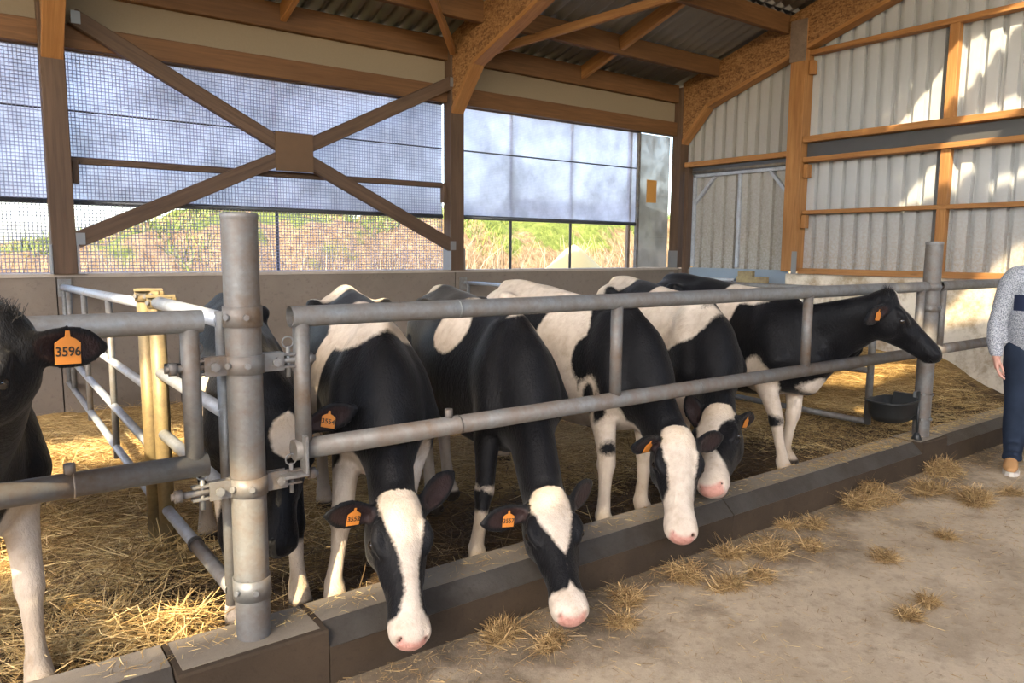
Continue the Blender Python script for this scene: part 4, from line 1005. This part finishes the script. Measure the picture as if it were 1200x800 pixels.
# E
cow('black and white cow with an almost wholly white face feeding in the middle', (3.17, 3.14), (-.06, -1), 1.06,
    wp(795, 507, 2.58), wp(803, 616, 2.28), (-.52, -.75, .4),
    {'R': (wp(734, 524, 2.60), (-.6, -.7, -.2)), 'L': (wp(852, 510, 2.54), (-.5, -.85, .0))}, {'FR': (2.78, 2.84), 'FL': (3.12, 2.88)},
    [('W', (-.8, 0, 1.2), (.6, .5, .13)), ('W', (-.30, -.2, .8), (.20, .2, .6)), ('W', (0, -.16, .45), (.2, .16, .36)), ('B', (-.68, -.3, .86), (.22, .2, .22)), ('B', (-.08, -.24, .92), (.09, .1, .17)), ('K', (-.02, -.2, .66), (.05, .06, .09)), ('K', (.06, -.2, .62), (.04, .06, .09)), ('W', (.08, .16, 1.06), (.05, .06, .07)), ('W', (.14, .15, .95), (.045, .05, .055)), ('W', (.2, 0, .5), (.2, .13, .16)), ('W', (-1, 0, .4), (.5, .5, .4)), ('K', (.36, -.19, .30), (.09, .07, .06))],
    [(-.04, 0, .06), (.02, 0, .085), (.10, 0, .088), (.20, .006, .068), (.30, .006, .062), (.38, 0, .085), (.50, 0, .12)], muzzle_t=.40, tags=[('R', '')], tanf=.5, nose_dark=.7, lower_white=.4, curve=(-.01, 0, .0))
# F
cow('cow with white shoulders feeding close behind the white-faced one, head turned away', (3.98, 3.22), (-.33, -1), 1.06,
    wp(838, 484, 2.82), wp(828, 567, 2.46), (-.95, -.40, .35),
    {'L': (wp(908, 484, 2.80), (-.3, -.9, -.2)), 'R': (wp(806, 462, 3.0), (-.8, -.5, .1))}, {'FR': (3.62, 3.02), 'FL': (3.95, 3.0)},
    [('W', (-.25, -.05, 1.08), (.46, .5, .30)), ('W', (-1.1, 0, 1.2), (.3, .3, .16)), ('B', (-.62, 0, 1.22), (.12, .3, .13)), ('B', (.08, .03, 1.06), (.09, .09, .12)), ('W', (.05, 0, .4), (.25, .3, .3)), ('W', (-1, 0, .4), (.4, .5, .4))],
    [(-.04, 0, .06), (.0, 0, .095), (.06, 0, .09), (.10, -.01, .07), (.20, -.03, .045), (.30, -.03, .045), (.40, -.01, .08), (.5, 0, .12)], muzzle_t=.425, tags=[('L', '')], tanf=.5, curve=(0, 0, .0))
# G
cow('black cow with its head raised through the barrier towards the man', (4.75, 3.13), (-.16, -1), 1.04,
    wp(1040, 347, 2.42), wp(1106, 408, 2.14), (.15, -.42, .85),
    {'R': (wp(1012, 378, 2.40), (-.3, -.9, -.2)), 'L': (wp(1062, 352, 2.75), (.9, .3, .0))}, {'FR': (4.47, 2.85), 'FL': (4.70, 2.98)},
    [('W', (-.36, -.1, 1.0), (.10, .4, .34)), ('W', (-.2, -.1, 1.17), (.22, .3, .09)), ('W', (.02, -.2, .42), (.16, .14, .34)), ('W', (.26, .02, .58), (.12, .10, .07)), ('W', (.1, .1, .40), (.16, .14, .2)), ('W', (-1, 0, .4), (.5, .5, .4)), ('K', (.18, -.2, .33), (.06, .06, .05))],
    [(-.02, 0, -.01), (.02, 0, .03), (.08, .0, .045), (.15, .004, .036), (.25, .006, .008), (.30, .006, -.02)], pink=0., tags=[('R', '')], lower_white=.5, curve=(-.05, -.03, -.03), tuft=1.2, nk=1.25, dl=1.4, extra=[[(.22, .04, .58, .08, .10), (.28, .16, .72, .055, .15), (.34, .27, .86, .05, .13), ((.10, 0, -.19), .04, .06)]])

# ================================================================== the man at the right edge
def man():
    ctr = on(1206, 553, 2, 0); O = np.array([ctr.x, ctr.y, 0.]); h = unit((-.93, -.36, 0)); lf = np.array([-h[1], h[0], 0])
    def Wd(V): V = np.asarray(V, float); return O+V[..., 0:1]*h+V[..., 1:2]*lf+V[..., 2:3]*np.array([0, 0, 1.])
    UPX = (1, 0, 0)
    torso = [(0, 0, .88, .165, .115), (.01, 0, 1.0, .175, .135), (.03, 0, 1.10, .18, .15), (.02, 0, 1.25, .185, .135), (0, 0, 1.40, .185, .115), (-.01, 0, 1.475, .11, .085)]
    arm = lambda g: [(-.01, g*.17, 1.43, .075, .075), (-.015, g*.215, 1.36, .066, .068), (-.02, g*.262, 1.14, .05, .054), (.0, g*.275, 1.06, .046, .05), (.05, g*.275, .93, .036, .04), (.075, g*.268, .855, .026, .032)]
    leg = lambda g: [(0, g*.09, .92, .112, .125), (.005, g*.10, .78, .102, .112), (.005, g*.105, .52, .070, .078), (-.005, g*.107, .44, .066, .074), (-.01, g*.11, .30, .060, .070), (-.01, g*.112, .10, .038, .044), (-.01, g*.112, .06, .036, .045)]
    def hand(g):
        P = [Tube([(.075, g*.268, .865, .025, .03), (.085, g*.264, .82, .021, .036), (.093, g*.258, .775, .018, .041)], up=UPX, k=.012, n=3)]
        for i, (dx, ln) in enumerate(((.032, .075), (.011, .084), (-.010, .078), (-.030, .060))):
            b = np.array([.093+dx, g*.256, .772]); c1 = b+np.array([.004, -g*.010, -ln*.45]); c2 = c1+np.array([-.004, -g*.022, -ln*.32]); c3 = c2+np.array([-.008, -g*.018, -ln*.18])
            P.append(Tube([(*b, .0095, .0095), (*c1, .009, .009), (*c2, .0082, .0082), (*c3, .007, .007)], up=UPX, k=.006, n=2))
        P.append(Tube([(.105, g*.255, .83, .013, .013), (.128, g*.236, .80, .0105, .0105), (.134, g*.222, .765, .009, .009), (.13, g*.215, .74, .007, .007)], up=UPX, k=.012, n=2)); return P
    hp = lambda: [Tube([(-.005, 0, 1.44, .06, .06), (.012, 0, 1.56, .056, .06)], up=UPX, k=.03, n=3),
          Tube([(.02, 0, 1.57, .056, .07), (.022, 0, 1.61, .072, .09), (.012, 0, 1.70, .080, .102), (.0, 0, 1.765, .070, .088), (-.005, 0, 1.80, .04, .05)], up=UPX, k=.03, n=4),
          Tube([(.112, 0, 1.705, .010, .010), (.128, 0, 1.67, .015, .013)], up=UPX, k=.012, n=3), ball((.085, 0, 1.585), (.03, .03, .022), k=.03), ball((.105, 0, 1.622), (.010, .026, .006), k=.01), ball((.105, 0, 1.638), (.010, .024, .005), k=.01)] + \
         [ball((-.005, g*.078, 1.675), (.022, .008, .032), k=.012) for g in (1, -1)] + [ball((.098, g*.033, 1.70), (.010, .014, .008), k=.01, sub=True) for g in (1, -1)]
    P = [Tube(torso, up=UPX, k=.05)] + hp()
    for g in (1, -1): P += [Tube(arm(g), up=UPX, k=.04), Tube(leg(g), up=UPX, k=.04)] + hand(g) + [Tube([(-.05, g*.112, .05, .034, .03), (.06, g*.12, .05, .04, .028), (.16, g*.125, .04, .035, .022)], k=.03)]
    big = (np.array([-.1, -.32, .64]), np.array([.2, .32, .88]))
    V, F = mesh_from(P, .012, .0055, big)
    skin = NT('skin', .5, spec=.4); c = skin.co('Object'); skin.color(skin.ramp(skin.noise(c, 30, 4), [(.3, (.50, .25, .19)), (.7, (.64, .37, .29))])); 
    root = empty('person', tuple(O)); tag(root, 'man in a grey flecked jumper and blue jeans cut off by the right edge', 'person')
    link('body', np_mesh('body', Wd(V), F, skin.m), root)
    iris = mat_plain('iris', (.05, .035, .02), .2); brow = mat_plain('brow_hair', (.08, .055, .04), .7)
    for g in (1, -1):
        c_ = Wd(np.array([.098, g*.033, 1.70])); e_ = MB()
        vs = [(c_[0]+.0125*math.sin(p_)*math.cos(q_), c_[1]+.0125*math.sin(p_)*math.sin(q_), c_[2]+.0125*math.cos(p_)) for p_ in np.linspace(.02, 3.12, 9) for q_ in np.linspace(0, 2*math.pi, 17)[:-1]]
        ey = e_.add(vs, [[i*16+k, i*16+(k+1) % 16, (i+1)*16+(k+1) % 16, (i+1)*16+k] for i in range(8) for k in range(16)], True).build('eye', mat_plain('eye_white', (.6, .58, .55), .2), root)
        MB().tube([tuple(Wd(np.array([.1085, g*.033, 1.70]))), tuple(Wd(np.array([.1115, g*.033, 1.70])))], .006, 12).build('iris', iris, ey)
        MB().tube([tuple(Wd(np.array([x_, g*y_, z_]))) for x_, y_, z_ in ((.112, .016, 1.722), (.112, .033, 1.727), (.100, .052, 1.72))], .004, 6).build('eyebrow', brow, root)
    # hair
    q = mat_plain('hair', (.10, .07, .05), .6, sc=60)
    V, F = mesh_from([Tube([(-.028, 0, 1.65, .080, .085), (-.015, 0, 1.73, .087, .104), (-.008, 0, 1.785, .072, .088), (-.005, 0, 1.815, .045, .055)], up=UPX, k=.03), ball((.10, 0, 1.66), (.07, .12, .085), k=.02, sub=True)], .012, .012, big)
    link('hair', np_mesh('hair', Wd(V), F, q), root)
    # jumper
    infl = lambda rows, d: [(*r_[:3], r_[3]+d, r_[4]+d) for r_ in rows]
    J = [Tube(infl([r_ for r_ in torso if r_[2] > .9], .022)+[], up=UPX, k=.05), Tube([(0, 0, .93, .185, .145), (.02, 0, 1.0, .20, .165), (.03, 0, 1.1, .20, .17)], up=UPX, k=.05)]
    for g in (1, -1):
        J.append(Tube(infl(arm(g)[:5], .017)+[(.07, g*.269, .875, .042, .046)], up=UPX, k=.04))
        for z, dx in ((1.02, .016), (1.05, .008), (1.08, 0.), (.985, .028), (.95, .04)):   # sleeve folds
            J.append(Tube([(.045+dx, g*.262, z-.012, .012, .012), (-.0+dx, g*.322, z+.006, .012, .012), (-.045+dx, g*.262, z+.016, .012, .012)], k=.02, n=4))
    V, F = mesh_from(J, .011, .011, big, zcut=.855)
    jm = NT('flecked_knit', .9, spec=.2); c = jm.co('Object'); sp = jm.noise(c, 130, 3, .8)
    base = jm.ramp(sp, [(.40, (.12, .13, .16)), (.5, (.36, .38, .42)), (.62, (.60, .62, .66))])
    jm.color(jm.mix(jm.ramp(jm.math('ADD', jm.math('MULTIPLY', jm.attr('band'), 1.), jm.math('MULTIPLY', sp, .02)), [(.45, 0.), (.55, 1.)]), base, (.022, .030, .065))); jm.bump(sp, .5, .006)
    me = np_mesh('jumper', Wd(V), F, jm.m)
    band = np.clip(.5+np.minimum(np.minimum((V[:, 2]-1.20)*60, (1.315-V[:, 2])*60), (.19-np.abs(V[:, 1]))*60), 0, 1)*(V[:, 0] > .0)
    fattr(me, 'band', band); link('jumper', me, root)['label'] = 'grey flecked knit jumper with a navy chest band'
    # jeans
    Jn = [Tube([(0, 0, .84, .175, .13), (0, 0, .93, .182, .142), (.01, 0, 1.0, .18, .145)], up=UPX, k=.05)]
    for g in (1, -1):
        Jn.append(Tube(infl(leg(g)[:6], .02)+[(-.008, g*.112, .085, .068, .074)], up=UPX, k=.03))
        for z in (.12, .16, .22, .46, .50): Jn.append(Tube([(.06, g*.112-.03, z, .012, .009), (.075, g*.112, z+.012, .014, .009), (.055, g*.112+.035, z+.004, .012, .009)], k=.02, n=3))
    V, F = mesh_from(Jn, .011, .011, big, zcut=.075)
    jn = NT('denim', .85, spec=.2); c = jn.co('Object'); d1 = jn.noise(c, 160, 2, .7); d2 = jn.noise(c, 4, 4)
    jn.color(jn.mix(jn.math('MULTIPLY', d1, .4), jn.ramp(d2, [(.35, (.014, .021, .038)), (.75, (.030, .045, .078))]), (.02, .03, .05))); jn.bump(d1, .3, .003)
    link('jeans', np_mesh('jeans', Wd(V), F, jn.m), root)
    tanm = mat_plain('tan_suede', (.50, .27, .11), .75); navy = mat_plain('navy_suede', (.03, .04, .07), .75); sole = mat_plain('pale_sole', (.62, .58, .52), .6); lace = mat_plain('lace', (.05, .05, .07), .7)
    for g in (1, -1):
        y0 = g*.115
        V, F = mesh_from([Tube([(-.085, y0, .062, .034, .04), (-.03, y0, .075, .042, .055), (.05, y0+g*.004, .062, .046, .045), (.13, y0+g*.008, .05, .05, .034), (.185, y0+g*.006, .042, .034, .024)], k=.03, n=4), Tube([(-.03, y0, .08, .045, .05), (-.02, y0, .125, .047, .055)], up=UPX, k=.03)], .009, .009, (np.array([-9., -9, -9]), np.array([-8., -8, -8])), zcut=.024)
        sh = link('shoe', np_mesh('shoe', Wd(V), F, tanm), root)
        out = [(-.12, -.030), (-.125, .0), (-.12, .030), (-.06, .043), (.04, .050), (.13, .056), (.19, .044), (.218, .018), (.222, -.01), (.20, -.036), (.14, -.052), (.04, -.046), (-.06, -.040)]
        MB().prism(out, lambda u, v, d: tuple(Wd(np.array([u, y0+v+g*.004, d]))), 0.0, .030).build('sole', sole, sh)
        for i in range(4):
            xx = .015+i*.026; zz = .113-i*.010
            MB().tube([tuple(Wd(np.array([xx+dx, y0+dy, zz+dz]))) for dx, dy, dz in ((0, -.03, -.012), (.006, 0, .004), (.012, .03, -.012))], .004, 6).build('lace', lace, sh)
man()

# ================================================================== straw and hay
def flat_dirs(n, tilt=.22):
    a = RNG.uniform(0, 2*np.pi, n); z = RNG.normal(0, tilt, n); D = np.stack([np.cos(a), np.sin(a), z], -1); return D/np.linalg.norm(D, axis=1, keepdims=True)
def scatter(n, x0, x1, y0, y1, dens):
    x = RNG.uniform(x0, x1, n); y = RNG.uniform(y0, y1, n); k = RNG.uniform(0, 1, n) < dens(x, y); return x[k], y[k]
# clean straw lies deeper towards the back and in the left and right pens
def d_clean(x, y):
    return np.clip(1.*sstep(3.15, 4.0, y + .9*(vnoise(x, y, 1.3, 41)-.5) + .55*np.exp(-((x-.3)/.7)**2) + .7*sstep(4.6, 5.6, x)), .03, 1)
x, y = scatter(115000, -1.2, 8.32, 2.80, 7.12, d_clean)
z = bed_z(x, y)+RNG.uniform(0, .045, len(x))*sstep(3, 4, y)+.004
V, F = ribbons(np.stack([x, y, z], -1), flat_dirs(len(x), .16), RNG.uniform(.07, .26, len(x)), RNG.uniform(.0011, .0023, len(x)), RNG.uniform(0, .03, len(x)))
stuff('straw_bedding', V, F, M['straw'], 'loose yellow straw bedding spread over the pen floor', 'straw')
x, y = scatter(26000, -1.0, 6.2, 2.70, 4.6, lambda x, y: 1-.95*sstep(3.3, 4.2, y))
V, F = ribbons(np.stack([x, y, bed_z(x, y)+RNG.uniform(.0, .02, len(x))], -1), flat_dirs(len(x), .2), RNG.uniform(.05, .22, len(x)), RNG.uniform(.0012, .003, len(x)), RNG.uniform(0, .04, len(x)))
stuff('soiled_straw', V, F, M['straw_dark'], 'dark trodden straw between the cows front feet', 'straw')
# tufts piled behind the left gate and against the ochre posts
n = 5200
cx = np.array([(.20, 3.02), (.42, 3.08), (.62, 3.0), (.72, 3.72), (.55, 3.55), (.05, 3.4), (.30, 4.5), (.15, 5.2), (.5, 5.6)]); i = RNG.integers(0, len(cx), n)
r = np.abs(RNG.normal(0, .17, n)); a = RNG.uniform(0, 2*np.pi, n); x = cx[i, 0]+r*np.cos(a); y = np.maximum(cx[i, 1]+r*np.sin(a)*.8, 2.76)
z = bed_z(x, y)+RNG.uniform(0, 1, n)*.13*np.exp(-(r/.16)**2)
V, F = ribbons(np.stack([x, y, z], -1), flat_dirs(n, .35), RNG.uniform(.06, .22, n), RNG.uniform(.0013, .0028, n), RNG.uniform(0, .07, n), 3)
stuff('straw_tufts', V, F, M['straw'], 'tufts of straw heaped behind the left gate', 'straw')
# chaff on the alley and on the kerb top
x, y = scatter(34000, .4, 8.2, .6, 2.46, lambda x, y: .16+.9*np.exp(-((2.46-y)/.28)**2)+.5*np.exp(-((y-1.75)/.35)**2)*vnoise(x, y, 1.5, 51)**2)
V, F = ribbons(np.stack([x, y, RNG.uniform(.002, .012, len(x))], -1), flat_dirs(len(x), .05), RNG.uniform(.008, .085, len(x))**1.15, RNG.uniform(.0007, .0019, len(x)), RNG.uniform(0, .012, len(x)))
V[:, 2] = np.maximum(V[:, 2], .002)
stuff('scattered_hay', V, F, M['hay'], 'wisps of hay scattered over the concrete alley', 'hay')
x, y = scatter(5000, .3, 8.2, 2.56, 2.70, lambda x, y: .25+.75*sstep(3.6, 5.6, x))
V, F = ribbons(np.stack([x, y, RNG.uniform(.221, .228, len(x))], -1), flat_dirs(len(x), .03), RNG.uniform(.01, .07, len(x)), RNG.uniform(.0008, .002, len(x)), RNG.uniform(0, .008, len(x)))
V[:, 2] = np.maximum(V[:, 2], .2195)
stuff('kerb_chaff', V, F, M['straw'], 'chaff lying along the top of the kerb', 'straw')

def hay_clump(px, py, wpx, label, flat=.55, n=620, name='hay_clump'):
    c = on(px, py, 2, 0); dep = (c-Vector((0, 0, CAM_H))).dot(_f); rad = wpx/2*dep/FPX
    n = int(n*min(max(rad/.12, .5), 2.2))
    u = RNG.normal(0, 1, (n, 3)); u /= np.linalg.norm(u, axis=1, keepdims=True); q = RNG.uniform(.2, 1, n)**.6
    kb = 5; ob = RNG.uniform(-.62, .62, (kb, 2))*rad; sb = RNG.uniform(.3, .62, kb); hb = RNG.uniform(.45, 1.15, kb); ii = RNG.integers(0, kb, n)
    P = u*q[:, None]*np.array([rad, rad*.85, rad*flat])*np.stack([sb[ii], sb[ii], hb[ii]], -1); P[:, 2] = np.abs(P[:, 2]); P[:, 0] += ob[ii, 0]; P[:, 1] += ob[ii, 1]*.7
    P += np.array([c.x, c.y, .004])
    D = np.cross(u, RNG.normal(0, 1, (n, 3))); D[:, 2] *= .6; D /= np.linalg.norm(D, axis=1, keepdims=True)
    Ln = RNG.uniform(.04, .15, n)*min(1.4, max(.7, rad/.1)); P -= D*Ln[:, None]*.5
    V, F = ribbons(P, D, Ln, RNG.uniform(.0009, .0025, n), RNG.uniform(.01, .06, n), 3); V[:, 2] = np.maximum(V[:, 2], .002)
    me = np_mesh(name, V-np.array(c), F, M['hay'], False)
    o = bpy.data.objects.new(name, me); COL.objects.link(o); o.location = c
    tag(o, label, 'hay', 'clumps of hay dropped on the alley'); return o
for px, py, w_, lb, fl in (
    (1104, 553, 66, 'wide brown hay clump against the kerb nearest the man', .45),
    (1015, 590, 95, 'largest hay clump lying against the kerb left of the far post', .42),
    (1136, 586, 62, 'loose hay clump on the alley in front of the far post', .4),
    (1085, 578, 50, 'small hay clump between the two clumps below the far post', .4),
    (1187, 580, 26, 'little hay wisp near the man\'s shoe', .35),
    (962, 619, 36, 'small hay clump on the alley in front of the largest clump', .5),
    (921, 619, 26, 'dark small hay clump close to the kerb right of the white-faced cow', .5),
    (905, 650, 52, 'hay clump on the alley right below the white-faced cow', .5),
    (950, 643, 34, 'hay clump joined to the right of the one below the white-faced cow', .5),
    (856, 650, 42, 'hay clump by the kerb right under the white-faced cow\'s nose', .5),
    (893, 678, 36, 'round ball-like hay clump standing alone on the alley', .75),
    (803, 678, 50, 'tall hay clump between the third and fourth cow heads', .8),
    (847, 688, 44, 'flat hay clump beside the tall one between the cow heads', .35),
    (1034, 656, 36, 'small lone hay clump in the middle of the alley', .55),
    (1104, 631, 30, 'thin hay wisp on the alley towards the man', .3),
    (1087, 708, 26, 'smallest hay clump out on the open right part of the alley', .6),
    (1066, 723, 36, 'flat hay scatter beside the smallest clump on the open alley', .2),
    (736, 705, 46, 'hay clump right of the nose of the cow tagged 3557', .6),
    (729, 732, 40, 'hay clump in front of the one right of the tag 3557 cow', .5),
    (645, 757, 42, 'rounded hay clump below the nose of the cow tagged 3557', .8),
    (585, 745, 60, 'thin hay patch between the two nearest cow noses', .25)):
    hay_clump(px, py, w_, lb, fl)
